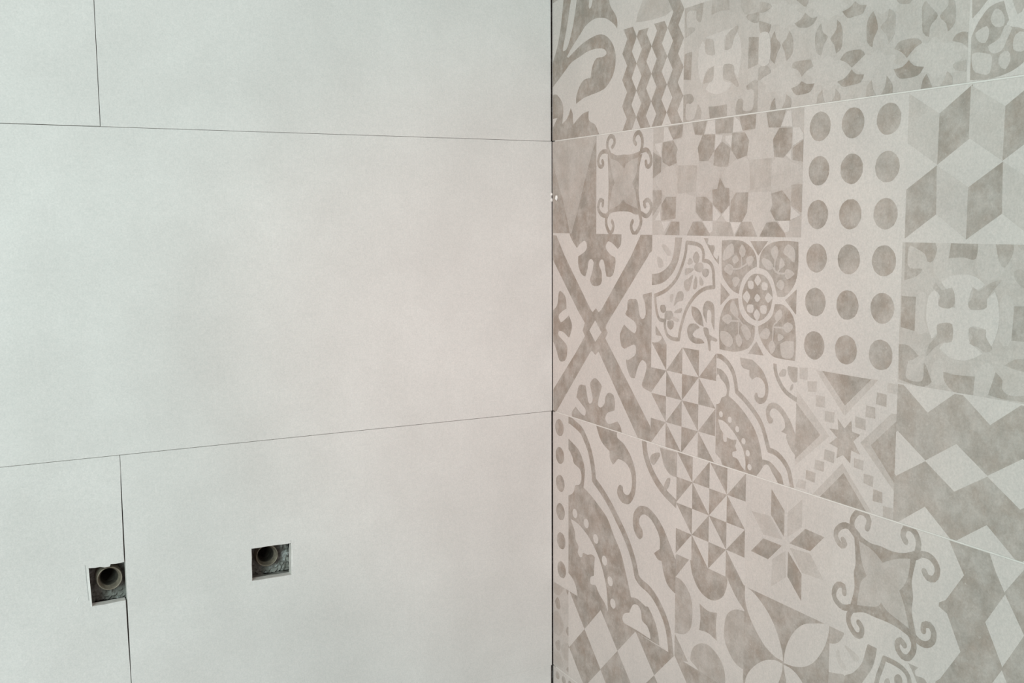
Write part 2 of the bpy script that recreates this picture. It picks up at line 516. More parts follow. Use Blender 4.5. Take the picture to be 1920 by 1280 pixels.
 ('scroll_frame_print', 'printed square scroll frame with curled corners', 'M', (92, 192, 200, 300), 0, """
0.62|1148,2801! 1313,2767! 1435,2743! 1554,2753! 1714,2769! 1687,2649! 1646,2497! 1669,2366! 1730,2218! 1591,2236! 1425,2288! 1287,2239! 1153,2215! 1168,2377! 1214,2511! 1165,2674!
1|w4.4|1218,2863 1257,2904 1241,2953 1183,2972 1134,2937 1124,2870 1164,2809
1|w4.4|1032,2733 1048,2696 1000,2677 957,2709 957,2769 1012,2818 1084,2829 1164,2809
1|w4.4|1629,2867 1599,2905 1625,2956 1690,2969 1738,2911 1739,2839 1721,2792
1|w4.4|1804,2688 1816,2647 1861,2645 1892,2687 1870,2752 1814,2799 1721,2792
1|w4.4|1040,2289 1045,2332 991,2342 963,2303 959,2251 1016,2199 1105,2185 1161,2219
1|w4.4|1217,2129 1241,2087 1223,2031 1176,2014 1122,2069 1106,2147 1145,2206
1|w4.4|1796,2270 1781,2307 1842,2330 1892,2289 1893,2225 1823,2177 1737,2202
1|w4.4|1585,2129 1560,2088 1578,2034 1630,2007 1703,2067 1731,2133 1708,2194
1|1140,2819! 1132,2777 1142,2632 1151,2462 1137,2292 1145,2206! 1161,2266 1184,2334 1214,2443 1261,2510! 1213,2596 1164,2741
1|1156,2809! 1203,2806 1297,2776 1419,2777 1539,2771 1671,2787 1721,2800! 1700,2745 1569,2720 1466,2684 1436,2644! 1390,2671 1313,2717 1180,2757
1|1671,2747! 1665,2691 1645,2586 1572,2491! 1632,2407 1663,2284 1708,2202! 1737,2202! 1691,2365 1688,2560 1701,2665 1743,2767!
1|1145,2198! 1240,2218 1364,2226 1531,2220 1621,2195 1723,2194! 1708,2235 1590,2269 1470,2304 1417,2338! 1318,2281 1161,2241
"""),
 ('lattice_cross_print', 'large taupe printed diagonal cross with palm leaf motifs', 'M', (-8, 192, 0, 200), 0, """
1|-76,1980! 92,1973! 274,1753! 821,1202! 854,1187! 920,1231! 969,1192! 1025,1226! 1563,1789! 1725,1999! 2055,2002! 2036,1916! 1868,1819! 1854,1798! 1122,1079! 1107,1043! 1147,996! 1100,935! 1915,158! 1953,-23! 1726,-17! 972,783! 906,741! 840,777! 807,759! 542,484! 87,9! -85,-48! -84,154! 515,726! 696,918! 653,976! 696,1060! 575,1157! 54,1664! -77,1799!
0|904,1104! 1027,989! 906,877! 789,988!
1|373,2021! 382,1981! 443,1915 530,1845! 591,1890 692,1927 734,1884 710,1823 557,1757! 565,1651 626,1574 702,1551! 744,1623 769,1711 818,1739 868,1706 844,1610 795,1521! 836,1470 927,1462 1007,1484 1031,1523! 1022,1617 974,1684 1006,1736 1062,1729 1094,1637 1118,1570! 1197,1570 1250,1610 1288,1728 1272,1769! 1179,1800 1100,1866 1147,1926 1240,1902 1324,1854! 1377,1896 1391,1979! 1390,2028!
1|-80,1107! 11,1142 109,1214 146,1355 211,1359 292,1300 310,1182! 201,1138 137,1086 183,1025 256,1050 364,1114! 427,1010 382,887 355,871! 238,919 146,920 136,873 292,796 328,735 292,620 164,591 89,700 10,795 -81,804!
1|1943,1461! 1776,1427! 1770,1402 1806,1348 1821,1236 1780,1189 1723,1213 1678,1356 1612,1372 1517,1353 1504,1261! 1467,1217 1504,1195! 1637,1148 1667,1094 1639,1038 1536,1065 1446,1107! 1394,1036 1372,983 1403,885 1464,866! 1626,925 1662,888 1642,820 1510,754! 1487,759 1511,669 1571,593 1645,595! 1701,718 1772,788 1843,751 1823,659 1768,545 1818,512 1959,491!
1|508,128! 428,55 437,-18! 952,-37! 1428,-21! 1397,59 1335,108! 1257,77 1163,52 1106,95 1146,163 1279,211! 1286,281 1262,363 1176,381 1112,332 1089,250 1016,199 959,221 983,304 1039,427! 982,471 900,496 825,450 808,403 859,268 818,212 767,227 715,390! 612,385 560,341 525,236! 630,179 716,129 699,63 613,76
"""),
 ('star_print', 'printed panel of taupe kite shapes around pale blossoms', 'M', (192, 392, 200, 300), 0.42, """
0.3|1955,2517 2057,2593 2226,2634 2294,2534 2297,2388 2215,2331 2078,2383
0.3|2596,2617 2733,2647 2854,2586 2915,2510 2814,2412 2679,2350 2569,2419 2582,2523
0.3|2944,2518 3028,2587 3167,2652 3291,2610 3298,2398 3217,2355 3091,2377 2990,2416
0.3|3556,2562 3667,2641 3792,2584 3902,2546 3918,2446 3811,2408 3689,2369 3561,2407
0.26|2382,2972! 2509,2995! 2558,2883! 2667,2865! 2600,2767! 2626,2653! 2596,2607! 2309,2621! 2290,2728! 2305,2776! 2254,2856! 2377,2867!
0.26|2297,2378! 2428,2375! 2587,2342! 2589,2266! 2582,2190! 2669,2133! 2545,2123! 2453,1968! 2354,1996! 2344,2123! 2236,2133! 2285,2172! 2290,2329!
0.26|3373,2996! 3484,2994! 3520,2872! 3635,2854! 3574,2774! 3592,2628! 3291,2627! 3262,2682! 3286,2786! 3229,2860! 3357,2868!
0.26|3299,2362! 3563,2364! 3579,2260! 3555,2209! 3622,2131! 3519,2122! 3432,1973! 3391,2008! 3333,2122! 3224,2123! 3277,2203!
0.55|2308,2630! 2596,2617! 2586,2390! 2314,2378!
0.52|3291,2627! 3566,2630! 3561,2407! 3312,2380!
1|2160,2985! 2382,2991! 2368,2877! 2230,2863! 2195,2919!
1|2078,2849! 2238,2857! 2305,2776! 2282,2729! 2292,2651! 2176,2627! 2073,2671! 2063,2761!
1|2517,2994! 2724,2995! 2682,2874! 2558,2887!
1|2667,2875! 2839,2867! 2828,2725! 2748,2646! 2626,2653! 2600,2767!
1|2943,2800! 3052,2739! 3021,2587! 2913,2588! 2824,2606! 2835,2734!
0.85|2843,2999! 3080,3005! 3070,2863! 2847,2871!
1|3157,2989! 3366,2997! 3357,2876! 3202,2871!
1|3070,2863! 3230,2855! 3286,2786! 3263,2664! 3139,2640! 3060,2720!
1|3490,2994! 3717,2994! 3659,2861! 3520,2872!
1|3647,2858! 3795,2850! 3788,2693! 3699,2623! 3592,2637! 3574,2774!
0.85|3947,2761! 3942,2577! 3804,2600! 3801,2692!
0.9|1898,2781! 2055,2712! 2049,2583! 1902,2519!
1|2139,2352! 2290,2349! 2285,2153! 2066,2134! 2063,2284!
1|2587,2342! 2725,2339! 2817,2281! 2821,2132! 2685,2132! 2582,2209!
1|2915,2496! 2983,2411! 3040,2405! 3052,2259! 2945,2192! 2825,2272! 2814,2398! 2881,2405!
1|3133,2366! 3285,2363! 3277,2203! 3210,2118! 3056,2123! 3065,2296!
1|3695,2369! 3791,2282! 3803,2131! 3622,2131! 3561,2209! 3586,2252! 3570,2347!
0.75|3799,2408! 3942,2412! 3951,2197! 3903,2197! 3798,2249!
1|2219,2123! 2344,2123! 2347,1957! 2086,1953!
1|2545,2123! 2670,2123! 2787,2015! 2788,1954! 2421,1948!
0.7|2836,2123! 3056,2123! 3124,1959! 2773,1954!
1|3210,2118! 3333,2122! 3432,1964! 3096,1959!
1|3519,2114! 3635,2122! 3738,2028! 3753,1969! 3406,1963!
0.8|1904,2418! 2061,2414! 2063,2304! 1908,2164!
0|2093,2985! 2144,2986! 2238,2862! 2087,2853!
0|1949,2847! 2061,2850! 2055,2717! 1967,2796!
0|2739,2989! 2836,2990! 2847,2871! 2697,2882!
0|3094,2995! 3165,2953! 3202,2866! 3077,2867!
0|2847,2861! 2942,2854! 2929,2801! 2843,2733!
0|2978,2843! 3070,2845! 3059,2747! 2979,2807!
0|3729,2980! 3778,2980! 3795,2858! 3665,2869!
0|3801,2850! 3879,2843! 3941,2765! 3806,2708!
0|2833,2263! 2938,2178! 2881,2132! 2829,2132!
0|3045,2260! 3056,2118! 3012,2123! 2953,2178!
0|2685,2128! 2829,2128! 2824,2039! 2786,2024!
0|3063,2118! 3204,2118! 3123,2014!
0|3653,2127! 3790,2131! 3787,2046! 3738,2037!
0|2066,2124! 2211,2128! 2119,2034!
0|3799,2240! 3910,2172! 3796,2135!
0|2047,2234! 2057,2134! 1961,2134!
0.05|3789,2684! 3792,2601! 3729,2638!
"""),
 ('dot_print', 'printed panel of three columns of taupe dots', 'M', (392, 492, 100, 300), 0, """
0.95|o11|4093,2833
0.95|o11|4093,2504
0.95|o11|4093,2176
0.95|o11|4093,1846
0.95|o11|4093,1510
0.95|o11|4093,1176
0.95|o11|4424,2833
0.95|o11|4424,2504
0.95|o11|4424,2176
0.95|o11|4424,1846
0.95|o11|4424,1510
0.95|o11|4424,1176
0.85|o11|4758,2833
0.85|o11|4758,2504
0.85|o11|4758,2176
0.85|o11|4758,1846
0.85|o11|4758,1510
0.85|o11|4758,1176
"""),
 ('cube_print', 'printed stacked cubes in dark and pale grey', 'M', (492, 592, 200, 300), 0, """
0.9|5188,2830! 5438,2990! 5440,2655! 5186,2496!
0.3|4930,2985! 5188,2830! 5186,2496! 4930,2655!
0.9|5683,2830! 5933,2990! 5935,2655! 5681,2496!
0.3|5425,2985! 5683,2830! 5681,2496! 5425,2655!
0.88|4935,2340! 5183,2492! 5194,2170! 4936,2005!
0.24|5183,2492! 5443,2340! 5440,2006! 5194,2170!
0.88|5437,2340! 5685,2492! 5696,2170! 5438,2005!
0.24|5685,2492! 5945,2340! 5942,2006! 5696,2170!
"""),
 ('arc_print', 'printed quatrefoil arc with shell flowers', 'M', (192, 292, 98, 198), 0, """
0.9|2284,2013! 2393,2014! 2374,1893 2326,1752 2240,1643 2120,1567 1998,1533 1888,1523! 1886,1628! 2027,1643 2149,1693 2237,1776 2272,1891
0.35|2069,1904 2144,1906 2221,1837 2176,1809
0.35|2001,1795 2086,1771 2103,1709 2026,1697
0.9|w3.6|2459,1937 2440,1834 2385,1711 2300,1593 2167,1498 2046,1450 1971,1430! 1985,1351 2010,1262 2050,1210 2120,1202 2142,1209! 2135,1181 2144,1128 2183,1068 2266,1045 2358,1048! 2375,1131 2417,1240 2465,1332 2535,1415 2631,1490 2739,1538 2860,1558! 2851,1637 2843,1703 2815,1752 2760,1779 2699,1782! 2705,1841 2676,1899 2593,1927 2459,1937
0.95|2601,1862 2648,1814 2625,1754 2576,1761 2554,1811
0.8|2583,1744 2679,1764 2708,1723 2668,1679 2584,1692
0.95|2694,1705 2776,1709 2783,1667 2737,1635 2689,1663
0.6|2505,1801 2555,1768 2513,1741 2470,1748
0.7|2443,1700 2556,1708 2556,1687 2487,1654 2444,1643
0.7|2424,1582 2502,1620 2557,1649 2504,1508 2447,1509
0.7|2599,1642 2621,1600 2609,1531 2560,1528 2573,1598
0.55|2655,1644 2711,1596 2698,1562 2657,1568
0.75|2148,1290 2246,1298 2262,1245 2203,1214 2134,1226
0.9|2063,1338 2132,1348 2156,1300 2118,1274 2072,1285
0.9|2180,1203 2270,1211 2272,1157 2227,1126 2182,1149
0.7|2331,1480 2411,1485 2413,1415 2333,1392 2275,1353
0.5|2213,1447 2265,1459 2252,1396 2215,1385
0.6|2306,1311 2393,1339 2386,1299 2284,1287
0.5|2247,1253 2351,1235 2337,1207 2263,1219
0.9|2673,2017! 2781,2018! 2757,1934! 2797,1918 2850,1919 2858,1886 2839,1836 2893,1796! 2918,1834! 2920,1756! 2867,1795 2785,1885
0.95|2543,1368! 2634,1353 2691,1297 2721,1197! 2609,1230 2551,1295
0.95|2710,1367 2742,1420 2796,1432 2857,1403 2873,1303 2870,1177! 2827,1257 2833,1308 2812,1349 2771,1346 2761,1235! 2718,1299
0.95|2483,1158 2525,1206 2610,1213 2666,1184! 2597,1151 2563,1114 2598,1091 2696,1083 2738,1053! 2614,1036 2528,1058 2492,1107
0.9|2721,1189 2789,1186 2804,1137 2911,1105 2899,1082 2832,1088 2819,1062 2827,1003 2800,996 2778,1083 2736,1130
0.85|1989,1146! 2099,1051! 2170,977! 1913,968! 2054,1001 2092,1050 1998,1060
"""),
 ('medallion_print', 'printed taupe medallion of four leaf circles round a ring', 'M', (292, 392, 98, 198), 0, """
0.92|2957,1963! 3093,1970 3233,1959 3346,1905 3403,1834 3412,1754! 3340,1727 3255,1666 3213,1598 3190,1518! 3106,1543 3013,1613 2965,1678 2954,1821
0.92|3892,1966! 3720,1971 3572,1949 3479,1892 3446,1827 3442,1747! 3532,1726 3605,1666 3642,1589 3667,1524! 3758,1533 3845,1608 3886,1695 3898,1810
0.92|2949,1022! 2937,1226 2980,1366 3069,1457 3184,1481! 3200,1399 3239,1336 3303,1291 3403,1263! 3394,1152 3323,1070 3172,1025 3042,1019
0.92|3888,1030! 3742,1028 3626,1039 3517,1116 3454,1207 3446,1267! 3546,1312 3614,1373 3640,1463! 3738,1462 3830,1406 3877,1324 3895,1155
0.92|3326,1962! 3542,1966! 3427,1846!
0.92|2949,1597! 3074,1503! 2952,1406!
0.92|3887,1595! 3886,1395! 3759,1502!
0.92|3425,1139! 3519,1031! 3324,1025!
0.92|3420,1698 3522,1678 3589,1602 3610,1516 3584,1411 3510,1333 3426,1310 3327,1343 3263,1403 3234,1501 3269,1601 3341,1678
0.05|3426,1690! 3470,1644 3429,1597! 3385,1640
0.05|3295,1553! 3340,1503 3305,1448! 3241,1497
0.05|3556,1552! 3610,1512 3559,1465! 3518,1506
0.05|3423,1407! 3466,1366 3432,1302! 3382,1359
0.05|3306,1628 3373,1631 3375,1574 3320,1571
0.05|3482,1628 3547,1624 3543,1572 3484,1572
0.05|3305,1431 3379,1436 3375,1375 3307,1378
0.05|3470,1435 3542,1440 3538,1379 3472,1382
0.05|3425,1533 3466,1499 3427,1464 3390,1494
0.42|3094,1941 3116,1850 2981,1792 2992,1880
0.42|3221,1935 3273,1879 3237,1825 3186,1869
0.42|3348,1844 3374,1809 3314,1754 3275,1814
0.42|3048,1765 3113,1743 3089,1671 2990,1713
0.42|3147,1661 3205,1639 3144,1570 3103,1634
0.42|3148,1843 3188,1803 3125,1768 3098,1808
0.42|3630,1934 3672,1888 3634,1813 3580,1878
0.42|3777,1945 3856,1901 3854,1805 3781,1845 3723,1882
0.42|3493,1828 3576,1807 3613,1753 3544,1735 3471,1796
0.42|3779,1752 3858,1717 3776,1667 3746,1720
0.42|3697,1663 3749,1634 3723,1578 3653,1613
0.42|3702,1835 3749,1782 3682,1748
0.42|3121,1460 3188,1373 3189,1323 3125,1335 3078,1390
0.42|3046,1337 3112,1309 3062,1250 2975,1289
0.42|2958,1177 3064,1178 3131,1117 3081,1053 2974,1093
0.42|3200,1183 3252,1121 3209,1067 3163,1129
0.42|3292,1266 3362,1190 3308,1135 3230,1235
0.42|3705,1428 3735,1375 3674,1323 3638,1367
0.42|3794,1329 3862,1300 3802,1243 3739,1281
0.42|3542,1263 3596,1228 3551,1167 3466,1192
0.42|3621,1167 3664,1115 3614,1053 3576,1122
0.42|3715,1144! 3771,1174 3871,1184! 3865,1058 3741,1044
0.42|3689,1229 3758,1204 3691,1166
0.42|w1.6|3218,1828 3212,1738 3062,1724
0.42|w1.6|3212,1738 3289,1774
0.42|w1.6|3634,1813 3643,1723 3763,1713
0.42|w1.6|3613,1753 3661,1716 3705,1765
0.42|w1.6|3137,1336 3215,1292 3087,1282
0.42|w1.6|3203,1283 3200,1183
0.42|w1.6|3215,1292 3267,1255
0.42|w1.6|3674,1323 3629,1279 3744,1281
0.42|w1.6|3629,1279 3627,1167
"""),
 ('cross_disc_print', 'printed panel of a pale disc with a cross at the right edge', 'M', (492, 592, 100, 198), 0.36, """
0.24|5211,1998 5322,1999 5306,1873 5356,1766 5259,1725 5186,1823
0.24|5538,2003 5650,2004 5687,1867 5734,1818 5649,1753 5545,1783 5530,1880
0.24|5214,1156 5285,1211 5312,1121 5316,1047 5220,1034
0.24|5559,1135 5637,1225 5701,1171 5653,1018 5556,1004
0.24|5059,1612 5139,1635 5129,1476 5157,1384 5064,1376
0.24|5715,1636 5803,1633 5807,1384 5730,1367
0.8|4945,2003! 5177,2006! 5214,1943 5185,1860 5139,1854 5114,1904 5019,1948 4977,1947 4978,1815 5096,1801 5052,1752 4946,1719!
0.85|5327,2009! 5533,2011! 5519,1884 5424,1890 5311,1882!
0.7|5654,2013! 5791,2015! 5787,1922 5733,1835 5692,1876
0.6|5810,2015! 5867,2016! 5871,1941 5823,1965
0.6|5803,1812 5849,1831 5880,1798 5884,1714 5815,1761
0.9|4928,1608! 5053,1611! 5052,1375! 4932,1392!
0.85|5815,1599! 5909,1606! 5922,1387! 5807,1384!
0.85|4919,1270! 5004,1269 5096,1208! 5044,1173 5009,1160 4997,1042 5133,1041 5145,1166 5214,1043! 5135,999 4931,1024!
0.9|5306,1125! 5411,1116 5554,1125! 5545,1002! 5417,993 5321,1057
0.7|5767,1223! 5833,1266 5928,1286! 5933,1201! 5856,1204
0.8|5706,1172! 5758,1126 5756,1073 5817,1038 5941,1057! 5943,1014! 5789,1008 5658,1019!
0|5259,1721! 5334,1765 5430,1780 5525,1769 5600,1720! 5550,1687 5508,1702! 5494,1666 5477,1593 5495,1554! 5608,1567 5620,1629 5673,1681! 5702,1609 5713,1488 5689,1381 5662,1330! 5623,1392 5615,1435 5521,1449! 5492,1415 5501,1344 5550,1313 5603,1279! 5533,1240 5460,1218 5362,1224 5265,1278! 5302,1319 5356,1334 5361,1449! 5240,1434 5243,1374 5199,1337! 5154,1440 5146,1533 5162,1627 5211,1667! 5247,1633 5244,1568 5377,1559! 5375,1604 5348,1693! 5305,1677
0.65|5214,1714 5261,1670 5349,1684 5375,1595 5334,1551 5245,1563 5252,1633 5194,1676
0.65|5508,1702 5551,1678 5639,1735 5718,1757 5671,1702 5615,1629 5618,1577 5505,1555 5477,1593 5511,1640
0.65|5240,1434 5339,1456 5368,1422 5362,1330 5301,1324 5225,1279 5160,1215 5179,1293 5243,1364
0.65|5501,1443 5564,1431 5620,1436 5618,1391 5672,1318 5623,1290 5560,1319 5501,1335 5525,1382 5492,1406
"""),
 ('pinwheel_print', 'taupe printed pinwheels of triangles beside the lattice cross', 'M', (192, 291.5, 0, 98), 0, """
1|1922,983! 2168,983! 2168,736!
1|2415,983! 2415,736! 2168,736!
1|2415,490! 2168,490! 2168,736!
1|1922,490! 1922,736! 2168,736!
1|1922,490! 2168,490! 2168,244!
1|2415,490! 2415,244! 2168,244!
1|2415,-3! 2168,-3! 2168,244!
1|1922,-3! 1922,244! 2168,244!
1|2415,983! 2662,983! 2662,736!
1|2908,983! 2908,736! 2662,736!
1|2908,490! 2662,490! 2662,736!
1|2415,490! 2415,736! 2662,736!
1|2415,490! 2662,490! 2662,244!
1|2908,490! 2908,244! 2662,244!
1|2908,-3! 2662,-3! 2662,244!
1|2415,-3! 2415,244! 2662,244!
"""),
 ('scallop_print', 'small printed scalloped border with heart and two scrolls', 'M', (291.5, 392, 0, 98), 0, """
0.95|2893,856! 2989,843 3062,791 3095,714 3082,631! 3200,578 3323,497 3430,396 3492,289 3532,163! 3625,163 3711,117 3768,72 3798,-9! 2904,-214! 2901,531! 2925,535 2965,551 2988,601 3043,625 3057,678 3032,726 2967,768 2934,805 2896,738!
0.95|w4.6|2890,962 2970,958 3066,913 3138,841 3172,755 3189,682! 3289,631 3411,551 3501,468 3554,379 3593,288 3608,257! 3693,249 3777,208 3848,137 3886,21 3901,-33
0|3429,-33! 3514,65 3563,125 3612,126 3657,76 3700,37 3744,-21!
0|2945,403! 3033,397 3145,335 3216,277 3287,199 3320,105 3320,24! 3277,45 3214,103 3152,111 3150,152 3204,172 3180,209! 3201,264 3132,256 3069,265 3070,229 3030,221 3018,260 3020,292 2979,326
0|2896,106! 2987,57! 3037,-37! 2900,-66!
0|o2.7|2984,454
0|o2.7|3104,425
0|o2.7|3206,361
0|o2.7|3290,272
0|o2.7|3348,179
0|o2.7|3374,65
0.8|3221,987! 3338,990 3427,957 3516,899 3576,810 3585,725 3552,652 3482,621 3422,652 3421,701 3450,710 3465,678 3523,682 3550,729 3540,796 3489,838 3431,840 3388,814! 3350,839 3349,888! 3266,897 3235,933
0.75|3643,492 3601,480 3571,528 3562,585 3595,639 3665,660 3749,634 3833,563 3889,487 3960,350! 3964,247! 3868,313 3811,397 3817,427! 3749,438! 3795,480 3779,544 3723,592 3659,615 3611,584 3613,545 3649,522
0.95|w3.8|3656,994 3667,919 3714,839 3785,773 3866,738 3946,717
0.75|3712,910 3751,948 3792,944 3780,895 3719,883
0.75|3805,964 3844,993 3936,995! 3940,879! 3875,856 3820,910
0.75|3838,790 3850,829 3876,842 3864,794
"""),
 ('checked_star_print', 'faded printed star with checked diagonal bands', 'M', (391.5, 492.5, 0, 100), 0.04, """
0.4|4120,985! 4198,987! 4432,751! 4428,682!
0.4|4675,989! 4747,994! 4435,683! 4432,751!
1|4189,988! 4681,989! 4432,756!
0.35|3890,821! 4283,498! 3913,188! 3911,251! 4188,490! 3894,718!
0.85|3879,726! 4188,490! 3897,227!
0.45|4877,770! 4946,777! 4937,729! 4696,507! 4923,279! 4938,207! 4596,507!
0.95|4937,734! 4929,271! 4696,507!
0.4|4424,316! 4718,20! 4682,-8! 4440,245! 4213,17! 4122,6!
0.95|4440,245! 4695,-15! 4193,-3!
0.45|3942,983! 4035,994! 4032,897! 3946,896!
0.5|4032,887! 4137,901! 4133,815! 4042,807!
0.5|4127,794! 4224,793! 4227,709! 4131,703!
0.45|4228,684! 4329,690! 4326,605! 4231,604!
0.3|4831,986! 4919,985! 4928,912! 4829,916!
0.75|4739,903! 4829,898! 4828,809! 4731,817!
0.7|4640,794! 4726,788! 4730,708! 4638,707!
0.5|4538,695! 4639,688! 4642,607! 4541,613!
0.6|4240,389! 4342,384! 4338,298! 4229,306!
0.6|4140,287! 4237,287! 4233,210! 4136,210!
0.65|4044,185! 4151,182! 4140,102! 4040,111!
0.4|3961,94! 4048,92! 4036,27! 3934,24!
0.6|4538,379! 4633,379! 4630,305! 4541,311!
0.6|4638,283! 4731,284! 4728,202! 4641,215!
0.65|4735,189! 4820,185! 4824,104! 4733,101!
0.5|4831,87! 4920,90! 4924,6! 4835,2!
0.85|4364,646! 4433,584! 4501,655! 4511,574! 4594,565! 4527,504! 4600,416! 4510,432! 4502,332! 4428,381! 4363,343! 4373,425! 4285,443! 4363,503! 4281,557! 4374,564!
"""),
 ('diamond_print', 'printed rows of pale diamonds on grey at the right edge', 'M', (492.5, 640, 0, 99), 0.78, """
0|4950,1010! 5430,1010! 5190,828!
0|4940,657! 5192,493! 4940,334! 4690,493!
0|4950,-10! 5200,173! 5440,-10!
0|5444,1010! 5924,1010! 5684,828!
0|5434,657! 5686,493! 5434,334! 5184,493!
0|5444,-10! 5694,173! 5934,-10!
0|5938,1010! 6418,1010! 6178,828!
0|5928,657! 6180,493! 5928,334! 5678,493!
0|5938,-10! 6188,173! 6428,-10!
0|6432,1010! 6912,1010! 6672,828!
0|6422,657! 6674,493! 6422,334! 6172,493!
0|6432,-10! 6682,173! 6922,-10!
0|6926,1010! 7406,1010! 7166,828!
0|6916,657! 7168,493! 6916,334! 6666,493!
0|6926,-10! 7176,173! 7416,-10!
"""),
 ('dot_print', 'single printed column of taupe dots in the corner', 'B', (-8, 35.3, -199, 0), 0, """
1|o9.6|153,-165
1|o9.6|162,-481
1|o9.6|171,-800
1|o9.6|176,-1126
1|o9.6|192,-1459
1|o9.6|201,-1795
"""),
 ('scallop_print', 'large printed scalloped border with heart and two scrolls', 'B', (35.3, 235, -199, 0), 0, """
1|310,-240! 437,-282 562,-332 649,-416 702,-542 676,-732! 823,-781 991,-858 1155,-951 1284,-1104 1411,-1242 1490,-1395 1553,-1533 1607,-1656! 1719,-1636 1866,-1665 1909,-1657 2024,-1762 2083,-1877 2105,-1979! 2263,-1978! 548,-2012! 548,-1969! 511,-1882 439,-1819 365,-1789 310,-1772! 310,-911! 420,-866 474,-816 500,-749 598,-713 633,-622 597,-546 473,-507 437,-440 310,-334!
1|w8.2|310,-39 419,-49 614,-107 700,-177 786,-279 846,-403 875,-505 889,-601! 1055,-690 1218,-802 1361,-925 1470,-1024 1578,-1150 1655,-1275 1704,-1407! 1775,-1445 1920,-1476 2035,-1532 2140,-1621 2218,-1719 2267,-1843 2298,-2007
0|402,-1151! 546,-1161 704,-1212 842,-1286 961,-1390 1045,-1493 1112,-1618 1154,-1751 1176,-1957! 1114,-1882 1031,-1836 964,-1784 930,-1745 828,-1763 827,-1689 895,-1649! 903,-1499 911,-1441 843,-1429 757,-1458 670,-1460 653,-1507 609,-1530 555,-1488 573,-1417 510,-1359 492,-1270
0|o5.2|496,-1065
0|o5.2|735,-1115
0|o5.2|930,-1233
0|o5.2|1105,-1421
0|o5.2|1217,-1611
0|o5.2|1272,-1834
0|1661,-1711 1735,-1699 1787,-1742 1810,-1829 1898,-1858 1949,-1925 1954,-1971! 1768,-1965 1481,-1971! 1450,-1937 1480,-1873 1579,-1826! 1616,-1756
1|919,19! 1336,13! 1336,-59 1460,-105 1581,-200 1657,-320 1680,-433 1660,-574 1587,-677 1512,-712 1421,-709 1350,-656 1342,-596 1388,-538 1442,-547! 1450,-597 1511,-618 1571,-586 1607,-501 1599,-392 1538,-311 1446,-279 1354,-276! 1261,-356! 1205,-311 1189,-226! 1084,-185 1002,-121
1|1754,-1010! 1695,-992 1635,-905 1641,-784 1706,-699 1793,-660 1907,-657 2034,-708 2146,-791 2242,-904 2365,-1064! 2385,-1383! 2237,-1333 2168,-1239 2124,-1119! 2069,-1127 1999,-1081! 2095,-1012! 2093,-913 2037,-829 1937,-755 1823,-738 1751,-786 1738,-849 1797,-910 1798,-977
1|w7.6|1812,13 1842,-131 1915,-248 2028,-356 2166,-438 2380,-516
0.75|1914,-166 1955,-108 2065,-70 2079,-100 2025,-168 1970,-212
0.75|2077,-19! 2357,-12! 2361,-249! 2243,-243 2148,-175 2120,-108
0.75|2152,-377 2204,-292 2250,-282 2232,-358 2166,-430
"""),
 ('pinwheel_print', 'taupe printed pinwheels of triangles under the slanting joint', 'B', (235, 334, -98, 0), 0, """
1|2346,3! 2592,3! 2592,-243!
1|2839,3! 2839,-243! 2592,-243!
1|2839,-490! 2592,-490! 2592,-243!
1|2346,-490! 2346,-243! 2592,-243!
1|2346,-490! 2592,-490! 2592,-736!
1|2839,-490! 2839,-736! 2592,-736!
1|2839,-983! 2592,-983! 2592,-736!
1|2346,-983! 2346,-736! 2592,-736!
1|2839,3! 3085,3! 3085,-243!
1|3332,3! 3332,-243! 3085,-243!
1|3332,-490! 3085,-490! 3085,-243!
1|2839,-490! 2839,-243! 3085,-243!
1|2839,-490! 3085,-490! 3085,-736!
1|3332,-490! 3332,-736! 3085,-736!
1|3332,-983! 3085,-983! 3085,-736!
1|2839,-983! 2839,-736! 3085,-736!
"""),
 ('star_print', 'printed eight point star of dark and pale kites', 'B', (334, 435, -98.5, 0), 0.1, """
1|3652,-60! 3813,-205! 3813,-423! 3651,-275!
1|3878,-457! 4053,-290! 4264,-300! 4113,-455!
1|3865,-526! 4025,-670! 4029,-890! 3864,-737!
1|3414,-653! 3566,-501! 3791,-501! 3630,-662!
0.42|3412,-306! 3643,-289! 3797,-448! 3565,-468!
0.42|4013,-60! 4014,-289! 3853,-412! 3846,-209!
0.42|3880,-491! 4113,-475! 4270,-644! 4028,-658!
0.36|3680,-647! 3833,-533! 3849,-747! 3672,-885!
"""),
